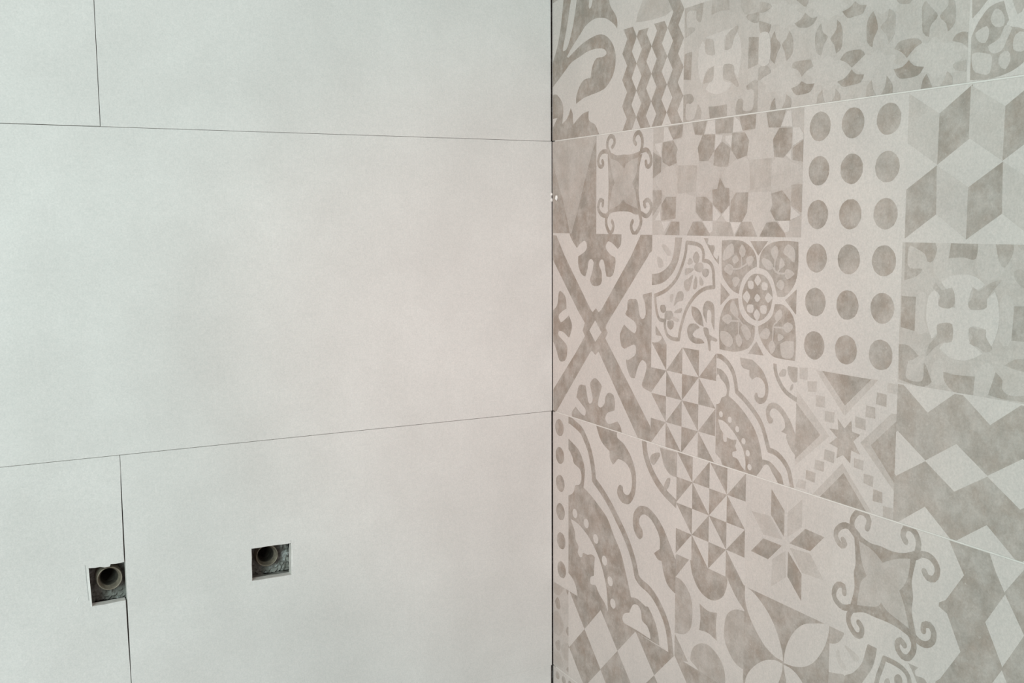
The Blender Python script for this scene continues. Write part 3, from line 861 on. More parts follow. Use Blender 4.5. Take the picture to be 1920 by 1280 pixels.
 ('scroll_frame_print', 'printed scroll frame with curled ends below the slanting joint', 'B', (435, 535, -98.5, 0), 0.04, """
0.5|4581,-205! 4828,-245! 4929,-252! 5136,-174! 5106,-332! 5075,-465! 5109,-613! 5143,-760! 5018,-734! 4882,-691! 4791,-712! 4574,-763! 4609,-597! 4622,-481! 4605,-356!
1|w4.8|4689,-116 4706,-56 4667,-12 4599,-15 4545,-84 4548,-149 4604,-189
1|w4.8|4455,-267 4477,-291 4445,-316 4394,-284 4382,-226 4433,-168 4506,-149 4586,-203
1|w4.8|5048,-116 5021,-80 5038,-25 5086,-10 5135,-40 5160,-98 5151,-166
1|w4.8|5217,-282 5247,-316 5298,-311 5326,-264 5318,-211 5265,-167 5193,-167 5142,-199
1|w4.8|4485,-675 4476,-625 4420,-630 4381,-694 4394,-752 4471,-789 4556,-765
1|w4.8|4639,-854 4672,-884 4666,-938 4613,-957 4547,-900 4537,-833 4574,-768
1|w4.8|5230,-704 5233,-664 5279,-646 5317,-684 5310,-752 5260,-794 5193,-795 5127,-757
1|w4.8|5071,-868 5037,-846 5007,-876 5015,-921 5056,-954 5107,-948 5149,-887 5152,-822 5111,-763
1|4569,-217! 4590,-416 4574,-477 4586,-604 4549,-748! 4615,-726! 4643,-548 4699,-475! 4648,-380 4607,-207!
1|4591,-174! 4711,-215 4826,-214 4927,-221 5036,-203 5150,-149! 5154,-213! 5016,-249 4909,-294 4848,-330! 4795,-291 4725,-257 4606,-230!
1|5095,-212! 5085,-338 5047,-438 5006,-487! 5041,-547 5078,-641 5104,-721 5128,-774! 5170,-759! 5125,-607 5130,-491 5114,-382 5148,-206!
1|4531,-745! 4790,-681 4845,-630! 4904,-674 5016,-707 5126,-740! 5150,-802! 5008,-764 4907,-755 4793,-758 4676,-761 4546,-815!
"""),
 ('diamond_print', 'printed pale diamonds with grey zigzag at the lower right corner', 'B', (535, 640, -199, 0), 0.85, """
0|5171,51! 5411,-8! 5540,-210! 5403,-426! 5335,-469! 5199,-514!
0|5200,-534! 5336,-483! 5419,-515! 5540,-740! 5385,-991! 5288,-1082! 5228,-1107!
0|5697,19! 5725,-6! 5779,-117! 5847,-227! 5978,-38! 6121,167!
0|5853,-239! 6002,-458! 5859,-721! 5718,-470!
0|5857,-743! 5958,-920! 5689,-1034!
"""),
 ('oval_print', 'printed interlocking taupe ovals round a curved diamond', 'B', (235, 334.5, -199, -98), 0.06, """
1|2572,-971! 2613,-1111 2712,-1218 2831,-1259 2945,-1245 3049,-1178 3101,-1079 3116,-969! 3091,-963! 2852,-977! 2718,-853! 2578,-893!
0.7|2313,-1219! 2423,-1209 2532,-1261 2603,-1353 2621,-1472 2601,-1614 2527,-1704 2434,-1742 2323,-1763!
1|2723,-1347! 2848,-1375 2979,-1349! 2965,-1466 2980,-1609! 2853,-1581 2724,-1599! 2741,-1469
0.7|3102,-1344 3168,-1266 3261,-1221 3367,-1207! 3382,-1731! 3249,-1720 3137,-1634 3079,-1517
0.95|3086,-765! 3140,-768! 3333,-969 3374,-1035! 3407,-1238! 3353,-1203 3231,-1118 3120,-1000!
0.72|2600,-1905 2636,-1804 2739,-1722 2856,-1693 2972,-1725 3058,-1785 3103,-1879 3106,-1989! 2808,-2112! 2716,-1986 2609,-1941
0.9|2356,-1771! 2563,-1968! 2329,-2029!
0.8|2329,-2029! 2486,-1988 2542,-2064! 2426,-2101 2331,-2129!
0.9|2731,-1990! 2823,-2106! 2507,-2236!
0.85|2325,-1027! 2363,-984! 2557,-983! 2368,-1193 2329,-1238!
"""),
 ('petal_print', 'printed four petal flower, pale petals on taupe', 'B', (334.5, 435, -199, -98.5), 0.88, """
0.06|3348,-981! 3462,-1007 3580,-1070 3676,-1146 3760,-1252 3825,-1386 3838,-1467! 3737,-1463 3612,-1416 3493,-1320 3404,-1218 3352,-1102
0.06|4345,-970! 4203,-1014 4057,-1076 3955,-1175 3891,-1283 3855,-1389 3848,-1477! 3956,-1463 4088,-1415 4197,-1328 4283,-1199 4332,-1073
0.06|3834,-1490! 3738,-1495 3596,-1557 3462,-1673 3384,-1794 3371,-1935! 3748,-1777! 3822,-1588
0.06|3844,-1493! 3937,-1492 4035,-1531 4133,-1616! 3906,-1711!
0.06|3296,-897! 3364,-972! 3879,-963! 4345,-970! 4380,-948! 3915,-860!
"""),
 ('arc_print', 'printed quatrefoil arc cut by the lower edge of view', 'B', (435, 535, -199, -98.5), 0.02, """
0.65|4342,-983! 4425,-976 4485,-972 4494,-1003 4452,-1070 4393,-1110 4309,-1129!
0.4|4504,-1080 4563,-1086 4652,-1115 4646,-1151 4603,-1167 4550,-1125
0.25|4418,-1164 4454,-1139 4472,-1201 4526,-1238 4520,-1275 4451,-1250
0.9|4738,-970! 4822,-988! 4806,-1083 4775,-1168 4716,-1264 4662,-1354! 4504,-1420! 4514,-1323 4600,-1260 4682,-1154 4713,-1052
0.6|4318,-1361! 4425,-1336 4514,-1317 4504,-1420! 4323,-1494!
0.9|4992,-1136 5023,-1102 5056,-1110 5066,-1166 5028,-1208 5001,-1192
0.7|4907,-1192 4940,-1168 4962,-1209 4936,-1246 4902,-1233
0.8|5102,-979! 5204,-982! 5174,-1015 5182,-1049 5226,-1044 5264,-1048 5297,-1092! 5211,-1127! 5143,-1022
0.95|w4|4822,-1277 4845,-1184 4875,-1100 4893,-1033! 4980,-1032 5060,-1044 5113,-1077 5136,-1148
"""),
 ('trellis_print', 'narrow faded printed trellis strip low in the corner', 'B', (-8, 35.3, -300, -199), 0.3, """
0.9|46,-2215! 97,-2152 138,-2159 178,-2239! 147,-2280 87,-2280
0.9|296,-1979! 355,-1980! 345,-2050! 316,-2029
0.9|296,-2477 326,-2425! 365,-2411! 355,-2522! 326,-2518
0.8|55,-2711 106,-2660 157,-2652 177,-2718 147,-2771 86,-2773
0.8|306,-2939 326,-2905 365,-2890 355,-2951
0.6|-14,-2000! 267,-1983! 128,-2121 -14,-2105!
0.55|-15,-2399 107,-2315 247,-2432 147,-2593 -16,-2568
0.4|188,-2174 355,-2087! 355,-2251! 247,-2308
0.5|187,-2704 355,-2599! 365,-2812! 247,-2827
0.5|-17,-2875 126,-2800 227,-2887 227,-2950 3,-2963
"""),
 ('harlequin_print', 'printed harlequin check of pale and taupe diamonds', 'B', (35.3, 640, -300, -199), 0.95, """
0|-618,-2315! -288,-1985! 42,-2315! -288,-2645!
0|-618,-2980! -288,-2650! 42,-2980! -288,-3310!
0|42,-2315! 372,-1985! 702,-2315! 372,-2645!
0|42,-2980! 372,-2650! 702,-2980! 372,-3310!
0|702,-2315! 1032,-1985! 1362,-2315! 1032,-2645!
0|702,-2980! 1032,-2650! 1362,-2980! 1032,-3310!
0|1362,-2315! 1692,-1985! 2022,-2315! 1692,-2645!
0|1362,-2980! 1692,-2650! 2022,-2980! 1692,-3310!
0|2022,-2315! 2352,-1985! 2682,-2315! 2352,-2645!
0|2022,-2980! 2352,-2650! 2682,-2980! 2352,-3310!
0|2682,-2315! 3012,-1985! 3342,-2315! 3012,-2645!
0|2682,-2980! 3012,-2650! 3342,-2980! 3012,-3310!
0|3342,-2315! 3672,-1985! 4002,-2315! 3672,-2645!
0|3342,-2980! 3672,-2650! 4002,-2980! 3672,-3310!
0|4002,-2315! 4332,-1985! 4662,-2315! 4332,-2645!
0|4002,-2980! 4332,-2650! 4662,-2980! 4332,-3310!
0|4662,-2315! 4992,-1985! 5322,-2315! 4992,-2645!
0|4662,-2980! 4992,-2650! 5322,-2980! 4992,-3310!
0|5322,-2315! 5652,-1985! 5982,-2315! 5652,-2645!
0|5322,-2980! 5652,-2650! 5982,-2980! 5652,-3310!
0|5982,-2315! 6312,-1985! 6642,-2315! 6312,-2645!
0|5982,-2980! 6312,-2650! 6642,-2980! 6312,-3310!
0|6642,-2315! 6972,-1985! 7302,-2315! 6972,-2645!
0|6642,-2980! 6972,-2650! 7302,-2980! 6972,-3310!
"""),
 ('dot_print', 'small grey printed dots on the lowest tile sliver', 'U', (-8, 640, -400, -300), 0, """
0.8|o4.6|105,-3085
0.8|o4.6|175,-3215
0.8|o4.6|105,-3345
0.8|o4.6|175,-3475
0.8|o4.6|105,-3605
0.8|o4.6|175,-3735
0.8|o4.6|105,-3865
0.8|o4.6|247,-3085
0.8|o4.6|317,-3215
0.8|o4.6|247,-3345
0.8|o4.6|317,-3475
0.8|o4.6|247,-3605
0.8|o4.6|317,-3735
0.8|o4.6|247,-3865
0.8|o4.6|389,-3085
0.8|o4.6|459,-3215
0.8|o4.6|389,-3345
0.8|o4.6|459,-3475
0.8|o4.6|389,-3605
0.8|o4.6|459,-3735
0.8|o4.6|389,-3865
0.8|o4.6|531,-3085
0.8|o4.6|601,-3215
0.8|o4.6|531,-3345
0.8|o4.6|601,-3475
0.8|o4.6|531,-3605
0.8|o4.6|601,-3735
0.8|o4.6|531,-3865
0.8|o4.6|673,-3085
0.8|o4.6|743,-3215
0.8|o4.6|673,-3345
0.8|o4.6|743,-3475
0.8|o4.6|673,-3605
0.8|o4.6|743,-3735
0.8|o4.6|673,-3865
0.8|o4.6|815,-3085
0.8|o4.6|885,-3215
0.8|o4.6|815,-3345
0.8|o4.6|885,-3475
0.8|o4.6|815,-3605
0.8|o4.6|885,-3735
0.8|o4.6|815,-3865
0.8|o4.6|957,-3085
0.8|o4.6|1027,-3215
0.8|o4.6|957,-3345
0.8|o4.6|1027,-3475
0.8|o4.6|957,-3605
0.8|o4.6|1027,-3735
0.8|o4.6|957,-3865
0.8|o4.6|1099,-3085
0.8|o4.6|1169,-3215
0.8|o4.6|1099,-3345
0.8|o4.6|1169,-3475
0.8|o4.6|1099,-3605
0.8|o4.6|1169,-3735
0.8|o4.6|1099,-3865
0.8|o4.6|1241,-3085
0.8|o4.6|1311,-3215
0.8|o4.6|1241,-3345
0.8|o4.6|1311,-3475
0.8|o4.6|1241,-3605
0.8|o4.6|1311,-3735
0.8|o4.6|1241,-3865
0.8|o4.6|1383,-3085
0.8|o4.6|1453,-3215
0.8|o4.6|1383,-3345
0.8|o4.6|1453,-3475
0.8|o4.6|1383,-3605
0.8|o4.6|1453,-3735
0.8|o4.6|1383,-3865
0.8|o4.6|1525,-3085
0.8|o4.6|1595,-3215
0.8|o4.6|1525,-3345
0.8|o4.6|1595,-3475
0.8|o4.6|1525,-3605
0.8|o4.6|1595,-3735
0.8|o4.6|1525,-3865
0.8|o4.6|1667,-3085
0.8|o4.6|1737,-3215
0.8|o4.6|1667,-3345
0.8|o4.6|1737,-3475
0.8|o4.6|1667,-3605
0.8|o4.6|1737,-3735
0.8|o4.6|1667,-3865
0.8|o4.6|1809,-3085
0.8|o4.6|1879,-3215
0.8|o4.6|1809,-3345
0.8|o4.6|1879,-3475
0.8|o4.6|1809,-3605
0.8|o4.6|1879,-3735
0.8|o4.6|1809,-3865
0.8|o4.6|1951,-3085
0.8|o4.6|2021,-3215
0.8|o4.6|1951,-3345
0.8|o4.6|2021,-3475
0.8|o4.6|1951,-3605
0.8|o4.6|2021,-3735
0.8|o4.6|1951,-3865
0.8|o4.6|2093,-3085
0.8|o4.6|2163,-3215
0.8|o4.6|2093,-3345
0.8|o4.6|2163,-3475
0.8|o4.6|2093,-3605
0.8|o4.6|2163,-3735
0.8|o4.6|2093,-3865
0.8|o4.6|2235,-3085
0.8|o4.6|2305,-3215
0.8|o4.6|2235,-3345
0.8|o4.6|2305,-3475
0.8|o4.6|2235,-3605
0.8|o4.6|2305,-3735
0.8|o4.6|2235,-3865
0.8|o4.6|2377,-3085
0.8|o4.6|2447,-3215
0.8|o4.6|2377,-3345
0.8|o4.6|2447,-3475
0.8|o4.6|2377,-3605
0.8|o4.6|2447,-3735
0.8|o4.6|2377,-3865
0.8|o4.6|2519,-3085
0.8|o4.6|2589,-3215
0.8|o4.6|2519,-3345
0.8|o4.6|2589,-3475
0.8|o4.6|2519,-3605
0.8|o4.6|2589,-3735
0.8|o4.6|2519,-3865
0.8|o4.6|2661,-3085
0.8|o4.6|2731,-3215
0.8|o4.6|2661,-3345
0.8|o4.6|2731,-3475
0.8|o4.6|2661,-3605
0.8|o4.6|2731,-3735
0.8|o4.6|2661,-3865
0.8|o4.6|2803,-3085
0.8|o4.6|2873,-3215
0.8|o4.6|2803,-3345
0.8|o4.6|2873,-3475
0.8|o4.6|2803,-3605
0.8|o4.6|2873,-3735
0.8|o4.6|2803,-3865
0.8|o4.6|2945,-3085
0.8|o4.6|3015,-3215
0.8|o4.6|2945,-3345
0.8|o4.6|3015,-3475
0.8|o4.6|2945,-3605
0.8|o4.6|3015,-3735
0.8|o4.6|2945,-3865
0.8|o4.6|3087,-3085
0.8|o4.6|3157,-3215
0.8|o4.6|3087,-3345
0.8|o4.6|3157,-3475
0.8|o4.6|3087,-3605
0.8|o4.6|3157,-3735
0.8|o4.6|3087,-3865
0.8|o4.6|3229,-3085
0.8|o4.6|3299,-3215
0.8|o4.6|3229,-3345
0.8|o4.6|3299,-3475
0.8|o4.6|3229,-3605
0.8|o4.6|3299,-3735
0.8|o4.6|3229,-3865
0.8|o4.6|3371,-3085
0.8|o4.6|3441,-3215
0.8|o4.6|3371,-3345
0.8|o4.6|3441,-3475
0.8|o4.6|3371,-3605
0.8|o4.6|3441,-3735
0.8|o4.6|3371,-3865
0.8|o4.6|3513,-3085
0.8|o4.6|3583,-3215
0.8|o4.6|3513,-3345
0.8|o4.6|3583,-3475
0.8|o4.6|3513,-3605
0.8|o4.6|3583,-3735
0.8|o4.6|3513,-3865
0.8|o4.6|3655,-3085
0.8|o4.6|3725,-3215
0.8|o4.6|3655,-3345
0.8|o4.6|3725,-3475
0.8|o4.6|3655,-3605
0.8|o4.6|3725,-3735
0.8|o4.6|3655,-3865
0.8|o4.6|3797,-3085
0.8|o4.6|3867,-3215
0.8|o4.6|3797,-3345
0.8|o4.6|3867,-3475
0.8|o4.6|3797,-3605
0.8|o4.6|3867,-3735
0.8|o4.6|3797,-3865
0.8|o4.6|3939,-3085
0.8|o4.6|4009,-3215
0.8|o4.6|3939,-3345
0.8|o4.6|4009,-3475
0.8|o4.6|3939,-3605
0.8|o4.6|4009,-3735
0.8|o4.6|3939,-3865
0.8|o4.6|4081,-3085
0.8|o4.6|4151,-3215
0.8|o4.6|4081,-3345
0.8|o4.6|4151,-3475
0.8|o4.6|4081,-3605
0.8|o4.6|4151,-3735
0.8|o4.6|4081,-3865
0.8|o4.6|4223,-3085
0.8|o4.6|4293,-3215
0.8|o4.6|4223,-3345
0.8|o4.6|4293,-3475
0.8|o4.6|4223,-3605
0.8|o4.6|4293,-3735
0.8|o4.6|4223,-3865
0.8|o4.6|4365,-3085
0.8|o4.6|4435,-3215
0.8|o4.6|4365,-3345
0.8|o4.6|4435,-3475
0.8|o4.6|4365,-3605
0.8|o4.6|4435,-3735
0.8|o4.6|4365,-3865
0.8|o4.6|4507,-3085
0.8|o4.6|4577,-3215
0.8|o4.6|4507,-3345
0.8|o4.6|4577,-3475
0.8|o4.6|4507,-3605
0.8|o4.6|4577,-3735
0.8|o4.6|4507,-3865
0.8|o4.6|4649,-3085
0.8|o4.6|4719,-3215
0.8|o4.6|4649,-3345
0.8|o4.6|4719,-3475
0.8|o4.6|4649,-3605
0.8|o4.6|4719,-3735
0.8|o4.6|4649,-3865
0.8|o4.6|4791,-3085
0.8|o4.6|4861,-3215
0.8|o4.6|4791,-3345
0.8|o4.6|4861,-3475
0.8|o4.6|4791,-3605
0.8|o4.6|4861,-3735
0.8|o4.6|4791,-3865
0.8|o4.6|4933,-3085
0.8|o4.6|5003,-3215
0.8|o4.6|4933,-3345
0.8|o4.6|5003,-3475
0.8|o4.6|4933,-3605
0.8|o4.6|5003,-3735
0.8|o4.6|4933,-3865
0.8|o4.6|5075,-3085
0.8|o4.6|5145,-3215
0.8|o4.6|5075,-3345
0.8|o4.6|5145,-3475
0.8|o4.6|5075,-3605
0.8|o4.6|5145,-3735
0.8|o4.6|5075,-3865
0.8|o4.6|5217,-3085
0.8|o4.6|5287,-3215
0.8|o4.6|5217,-3345
0.8|o4.6|5287,-3475
0.8|o4.6|5217,-3605
0.8|o4.6|5287,-3735
0.8|o4.6|5217,-3865
0.8|o4.6|5359,-3085
0.8|o4.6|5429,-3215
0.8|o4.6|5359,-3345
0.8|o4.6|5429,-3475
0.8|o4.6|5359,-3605
0.8|o4.6|5429,-3735
0.8|o4.6|5359,-3865
0.8|o4.6|5501,-3085
0.8|o4.6|5571,-3215
0.8|o4.6|5501,-3345
0.8|o4.6|5571,-3475
0.8|o4.6|5501,-3605
0.8|o4.6|5571,-3735
0.8|o4.6|5501,-3865
0.8|o4.6|5643,-3085
0.8|o4.6|5713,-3215
0.8|o4.6|5643,-3345
0.8|o4.6|5713,-3475
0.8|o4.6|5643,-3605
0.8|o4.6|5713,-3735
0.8|o4.6|5643,-3865
0.8|o4.6|5785,-3085
0.8|o4.6|5855,-3215
0.8|o4.6|5785,-3345
0.8|o4.6|5855,-3475
0.8|o4.6|5785,-3605
0.8|o4.6|5855,-3735
0.8|o4.6|5785,-3865
0.8|o4.6|5927,-3085
0.8|o4.6|5997,-3215
0.8|o4.6|5927,-3345
0.8|o4.6|5997,-3475
0.8|o4.6|5927,-3605
0.8|o4.6|5997,-3735
0.8|o4.6|5927,-3865
0.8|o4.6|6069,-3085
0.8|o4.6|6139,-3215
0.8|o4.6|6069,-3345
0.8|o4.6|6139,-3475
0.8|o4.6|6069,-3605
0.8|o4.6|6139,-3735
0.8|o4.6|6069,-3865
0.8|o4.6|6211,-3085
0.8|o4.6|6281,-3215
0.8|o4.6|6211,-3345
0.8|o4.6|6281,-3475
0.8|o4.6|6211,-3605
0.8|o4.6|6281,-3735
0.8|o4.6|6211,-3865
0.8|o4.6|6353,-3085
0.8|o4.6|6423,-3215
0.8|o4.6|6353,-3345
0.8|o4.6|6423,-3475
0.8|o4.6|6353,-3605
0.8|o4.6|6423,-3735
0.8|o4.6|6353,-3865
"""),
]

# ------------------------------------------------------------------ the two walls
def slab_with_pits(name, place, a0, a1, z0, z1, front, back, pits, mats, jitter=0.0016):
    """rendered backing wall; pits = (a0, a1, z0, z1, depth) roughly hacked into it"""
    out = Vector(place(0, 0, 1)) - Vector(place(0, 0, 0))
    loops = [rect(a0, a1, z0, z1)] + [jag(rect(*p[:4]), 0.0008, 0.006) for p in pits]
    verts, faces = [], []
    idx = []
    for lp in loops:
        idx += range(len(verts), len(verts) + len(lp))
        verts += [place(a, z, front) for a, z in lp]
    for t in tessellate_polygon([[Vector((a, z, 0)) for a, z in lp] for lp in loops]):
        faces.append(orient(verts, tuple(idx[i] for i in t), out))
    b = len(verts)
    verts += [place(a, z, back) for a, z in loops[0]]
    for i in range(4):
        faces.append((i, (i + 1) % 4, b + (i + 1) % 4, b + i))
    faces.append((b, b + 1, b + 2, b + 3))
    start = 4
    for p, lp in zip(pits, loops[1:]):
        n = len(lp)
        b = len(verts)
        verts += [place(a, z, front - p[4] + random.uniform(-jitter, jitter)) for a, z in lp]
        for i in range(n):
            j = (i + 1) % n
            faces.append((start + i, start + j, b + j, b + i))
        # uneven floor of the pit
        g = 23
        gb = len(verts)
        for iy in range(g):
            for ix in range(g):
                a = p[0] + (p[1] - p[0]) * ix / (g - 1)
                z = p[2] + (p[3] - p[2]) * iy / (g - 1)
                verts.append(place(a, z, front - p[4] + random.uniform(-jitter, jitter) - 0.001))
        for iy in range(g - 1):
            for ix in range(g - 1):
                q = gb + iy * g + ix
                if len(p) > 5 and math.hypot(p[0] + (p[1] - p[0]) * (ix + 0.5) / (g - 1) - p[5],
                                             p[2] + (p[3] - p[2]) * (iy + 0.5) / (g - 1) - p[6]) < 0.0095:
                    continue                           # the pipe comes through here
                faces.append(orient(verts, (q, q + 1, q + g + 1, q + g), out))
        start += n
    o = mesh_obj(name, verts, faces, mats)
    o['kind'] = 'structure'
    return o


T = 0.0095                                             # tile thickness
A_MAX = 1.25
wall_left = slab_with_pits('wall_left', on_left, -0.06, A_MAX, -0.62, 0.92, -T - 0.0005, -0.09,
                           [(0.4585, 0.4985, -0.1445, -0.0985, 0.013, 0.4756, -0.1188), (0.2995, 0.3475, -0.1450, -0.1045, 0.018, 0.3235, -0.1240)], MORTAR)
wall_left['label'] = 'left wall of large plain pale tiles with two pipe holes'
wall_right = slab_with_pits('wall_right', on_right, -0.009, A_MAX, -0.62, 0.92, -T - 0.0005, -0.06, [], MORTAR)
wall_right['label'] = 'right wall of tiles printed with patchwork ornaments'

TM = [PLAIN, BODY]


def left_tile(loops, front=0.0):
    return plate('tile', on_left, loops, front, T, TM, wall_left, 0.00018)


# upper course
left_tile([rect(0.0015, 0.46385, 0.30022, 0.5997)])
left_tile([rect(0.46440, 1.0644, 0.30040, 0.5997)])
# middle course, one whole tile and its neighbour
left_tile([rect(0.0007, 0.6012, 0.0002, 0.29990)])
left_tile([rect(0.6019, 1.2017, 0.0002, 0.29990)], -0.0003)
# lower course: a notch in the end of the left tile, a square opening in the right one
notch = [(0.4628, -0.1025), (0.4700, -0.1030), (0.4748, -0.1026), (0.4755, -0.1046), (0.4800, -0.1050), (0.4840, -0.1038),
         (0.4885, -0.1040), (0.4940, -0.1034), (0.4936, -0.1150), (0.4931, -0.1280), (0.4927, -0.1402), (0.4820, -0.1404),
         (0.4720, -0.1398), (0.4632, -0.1397)]
left_tile([[(0.4621, -0.0002), (1.0620, -0.0002), (1.0620, -0.2997), (0.4622, -0.2997), (0.4623, -0.2050), (0.4629, -0.1800)]
           + notch[::-1] + [(0.4628, -0.0800), (0.4624, -0.0280), (0.4620, -0.0160)]], -0.0002)
left_tile([rect(0.0015, 0.46165, -0.29990, -0.0002),
           jag([(0.3036, -0.1081), (0.3436, -0.1079), (0.3440, -0.1408), (0.3042, -0.1410)], 0.00025, 0.008)])
# courses above and below the picture
left_tile([rect(0.0026, 0.6026, 0.6003, 0.8997)])
left_tile([rect(0.6034, 1.2030, 0.6003, 0.8997)])
left_tile([rect(0.0026, 0.6026, -0.5997, -0.29992)])
left_tile([rect(0.6034, 1.2030, -0.5997, -0.3003)])
# unglazed splinter line and nicks left by the tile saw

def sliver(name, pts, d, mat):
    v = [on_left(a, z, d) for a, z in pts] + [on_left(a, z, -0.0004) for a, z in pts]
    n = len(pts)
    f = [orient(v, tuple(range(n)), Vector((0, -1, 0)))] + [(i, (i + 1) % n, n + (i + 1) % n, n + i) for i in range(n)]
    o = mesh_obj(name, v, f, mat, wall_left)
    return o


sliver('chipped_edge', [(0.4943, -0.1036), (0.4958, -0.1120), (0.4955, -0.1230), (0.4946, -0.1330), (0.4938, -0.1408),
                        (0.4928, -0.1408), (0.4932, -0.1280), (0.4937, -0.1150), (0.4941, -0.1034)], 0.00012, PLASTER)
sliver('saw_scratch', [(0.4972, -0.1000), (0.4969, -0.1060), (0.4964, -0.1200), (0.4957, -0.1340), (0.4953, -0.1342),
                       (0.4960, -0.1200), (0.4965, -0.1060), (0.4969, -0.1000)], 0.00005,
       mat_simple('scratch_dust', (0.36, 0.36, 0.35), (0.5, 0.5, 0.49), 300))
sliver('chipped_edge', [(0.5035, -0.1290), (0.5055, -0.1310), (0.5066, -0.1345), (0.5052, -0.1338), (0.5046, -0.1312)], 0.00006, PLASTER)
sliver('saw_overcut', [(0.3041, -0.1050), (0.3036, -0.1050), (0.3037, -0.1079), (0.3042, -0.1079)], 0.00005, bpy.data.materials['scratch_dust'])
sliver('chipped_edge', [(0.3032, -0.1062), (0.3022, -0.1130), (0.3021, -0.1220), (0.3020, -0.1300), (0.3033, -0.1335),
                        (0.3040, -0.1300), (0.3037, -0.1200), (0.3036, -0.1090)], 0.00010, PLASTER)

# printed tiles, with pale grout in the joints
GAP = 0.0005
rows = {'T': (0.3, 0.6), 'M': (0.0, 0.3), 'B': (-0.3, 0.0), 'U': (-0.6, -0.3)}
tiles = {}
for key, (z0, z1) in rows.items():
    tiles[key] = plate('tile', on_right, [rect(0.0003, 0.6394, z0 + GAP, z1 - GAP)], 0.0, T, [PRINT, BODY], wall_right, 0.0003)
    tiles[key + '2'] = plate('tile', on_right, [rect(0.6406, 1.2400, z0 + GAP, z1 - GAP)], 0.0, T, [PRINT, BODY], wall_right, 0.0003)
plate('tile', on_right, [rect(0.0003, 1.24, 0.6 + GAP, 0.9)], 0.0, T, [PRINT, BODY], wall_right, 0.0003)
for z in (0.6, 0.3, 0.0, -0.3):
    plate('grout_line', on_right, [rect(0.006, 1.24, z - GAP * 1.05, z + GAP * 1.05)], -0.00008, 0.006, [GROUT, GROUT], wall_right, 0.0001)

geo = {}
for name, label, key, box, base, text in PRINTS:
    bx = tuple(v / 1000 for v in box)
    layers = motif_geometry((max(bx[0], 0.0016), min(bx[1], 0.639), max(bx[2], rows[key][0] + 0.0007), min(bx[3], rows[key][1] - 0.0007)), base, text)
    o = print_mesh(name, [(layers, 0, 0, None)], tiles[key])
    o['label'] = label
    geo[name, key] = layers
    if name == 'lattice_cross_print':
        geo['half_lattice', key] = motif_geometry((0.092, bx[1], bx[2] + 0.0007, bx[3]), base, text)
# beyond the picture the same ornaments go on: the rest of the first tiles, then the next tiles along the wall
G = geo
more = {
    'T': [(G['dot_print', 'M'], -0.154, 0.300, 0.639), (G['lattice_cross_print', 'M'], 0.346, 0.3995, 0.639), (G['medallion_print', 'M'], 0.246, 0.302, 0.639),
          (G['pinwheel_print', 'M'], 0.346, 0.501, 0.639), (G['star_print', 'B'], -0.196, 0.599, 0.639)],
    'M': [(G['cube_print', 'M'], 0.0995, 0, 0.639), (G['cross_disc_print', 'M'], 0.100, 0, 0.639)],
    'T2': [(G[n, 'T'], 0.504, 0, 1.239) for n in ('zigzag_print', 'cross_disc_print', 'blossom_print', 'rosette_print')]
    + [(G['dot_print', 'M'], 0.350, 0.300, 1.239), (G['lattice_cross_print', 'M'], 0.850, 0.3995, 1.239)],
    'M2': [(G[n, 'M'], 0.552, 0, 1.239) for n in ('scroll_frame_print', 'half_lattice', 'star_print', 'dot_print', 'cube_print', 'arc_print', 'medallion_print',
                                                 'cross_disc_print', 'pinwheel_print', 'scallop_print', 'checked_star_print', 'diamond_print')],
    'B2': [(G[n, 'B'], 0.606, 0, 1.239) for n in ('scallop_print', 'pinwheel_print', 'star_print', 'scroll_frame_print', 'diamond_print', 'oval_print',
                                                 'petal_print', 'arc_print', 'harlequin_print')]}
for key, cells in more.items():
    o = print_mesh('ornament_print', cells, tiles[key])
    o['kind'] = 'stuff'


# ------------------------------------------------------------------ the two water pipe sockets
def lathe(name, prof, center, mat, parent, seg=40):
    verts, faces = [], []
    n = len(prof)
    for k in range(seg):
        c, s = math.cos(2 * math.pi * k / seg), math.sin(2 * math.pi * k / seg)
        for r, y in prof:
            verts.append((r * c, y, r * s))
    for k in range(seg):
        for i in range(n - 1):
            a, b = k * n + i, ((k + 1) % seg) * n + i
            faces.append((a, a + 1, b + 1, b))
    me_o = mesh_obj(name, verts, faces, mat, parent)
    for p in me_o.data.polygons:
        p.use_smooth = True
    return me_o


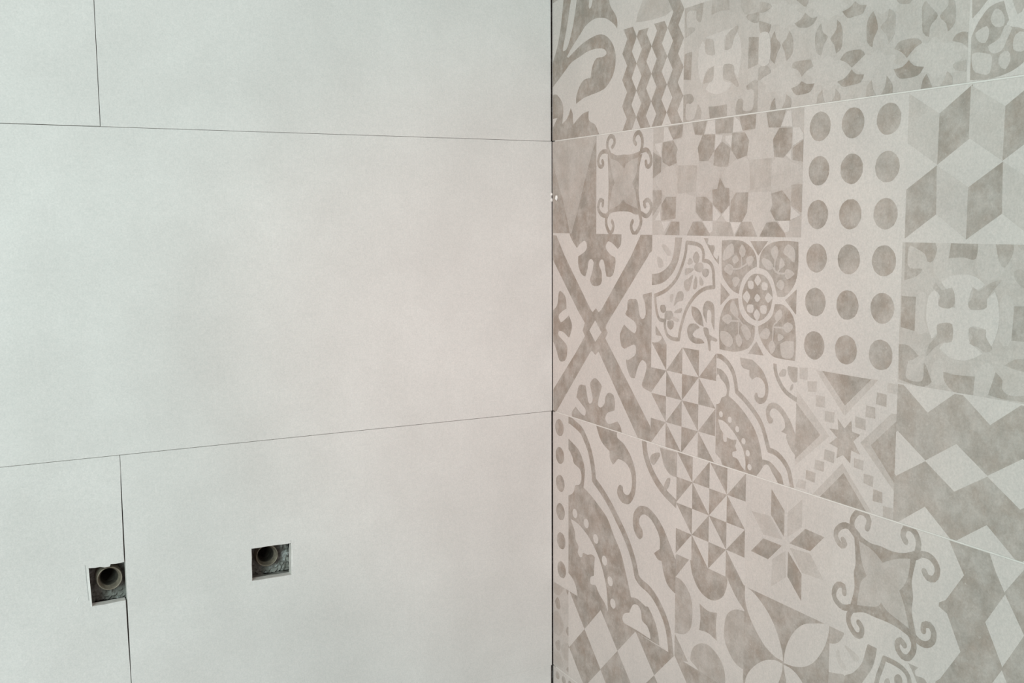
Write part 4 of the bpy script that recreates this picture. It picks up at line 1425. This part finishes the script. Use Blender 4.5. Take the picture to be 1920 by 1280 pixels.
def socket(loc, label, inset):
    e = bpy.data.objects.new('pipe_socket', None)
    e.location = loc
    e.empty_display_size = 0.01
    COL.objects.link(e)
    e['label'] = label
    e['category'] = 'pipe socket'
    e['group'] = 'water pipe sockets in the left wall'
    # outer sleeve with a rounded lip; y grows into the wall
    lathe('sleeve', [(0.0083, 0.0068), (0.0088, 0.0055), (0.0098, 0.0024), (0.0103, 0.0006), (0.0107, 0.0), (0.0112, 0.0005),
                     (0.0115, 0.0016), (0.0115, 0.0045), (0.0119, 0.0050), (0.0119, inset)], (0, 0, 0), BRASS, e)
    prof = []
    y = 0.0066
    while y < 0.017:                                   # threaded bore behind the flared lip
        prof += [(0.0083, y), (0.0076, y + 0.0010)]
        y += 0.0020
    prof += [(0.0074, 0.0190), (0.0072, 0.0500), (0.0003, 0.0505)]
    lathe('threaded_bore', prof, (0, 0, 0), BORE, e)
    return e


BORE = mat_simple('bore_shade', (0.045, 0.04, 0.034), (0.09, 0.078, 0.062), 200, 0.6, 0.3, 0.3)  # shade inside the pipe is put into this near-black colour
socket((-0.4756, 0.0080, -0.1188), 'dull brass pipe socket in the left square hole beside the upright joint', 0.0165)
socket((-0.3235, 0.0200, -0.1240), 'dull brass pipe socket sunk deep in the right square hole', 0.0100)


# ------------------------------------------------------------------ crumbs of mortar by the corner joint
def crumb(loc, r, label):
    verts, faces = [], []
    rings, seg = 5, 8
    for i in range(rings + 1):
        th = math.pi * i / rings
        for k in range(seg):
            ph = 2 * math.pi * k / seg
            rr = r * random.uniform(0.8, 1.2)
            verts.append((rr * math.sin(th) * math.cos(ph) * 0.7, rr * math.sin(th) * math.sin(ph) * 0.8, rr * math.cos(th) * 1.15))
    for i in range(rings):
        for k in range(seg):
            a, b = i * seg + k, i * seg + (k + 1) % seg
            faces.append((a, b, b + seg, a + seg))
    o = mesh_obj('mortar_crumb', verts, faces, PLASTER)
    o.location = loc
    o['label'] = label
    o['category'] = 'crumb'
    return o


crumb((-0.0010, -0.0112, 0.2383), 0.0024, 'white mortar crumb stuck on the printed tile next to the corner')
crumb((-0.0012, -0.0002, 0.2425), 0.0015, 'tiny white crumb caught in the corner gap, the upper of two')
crumb((-0.0012, -0.0004, 0.2362), 0.0016, 'tiny white crumb caught in the corner gap, the lower of two')
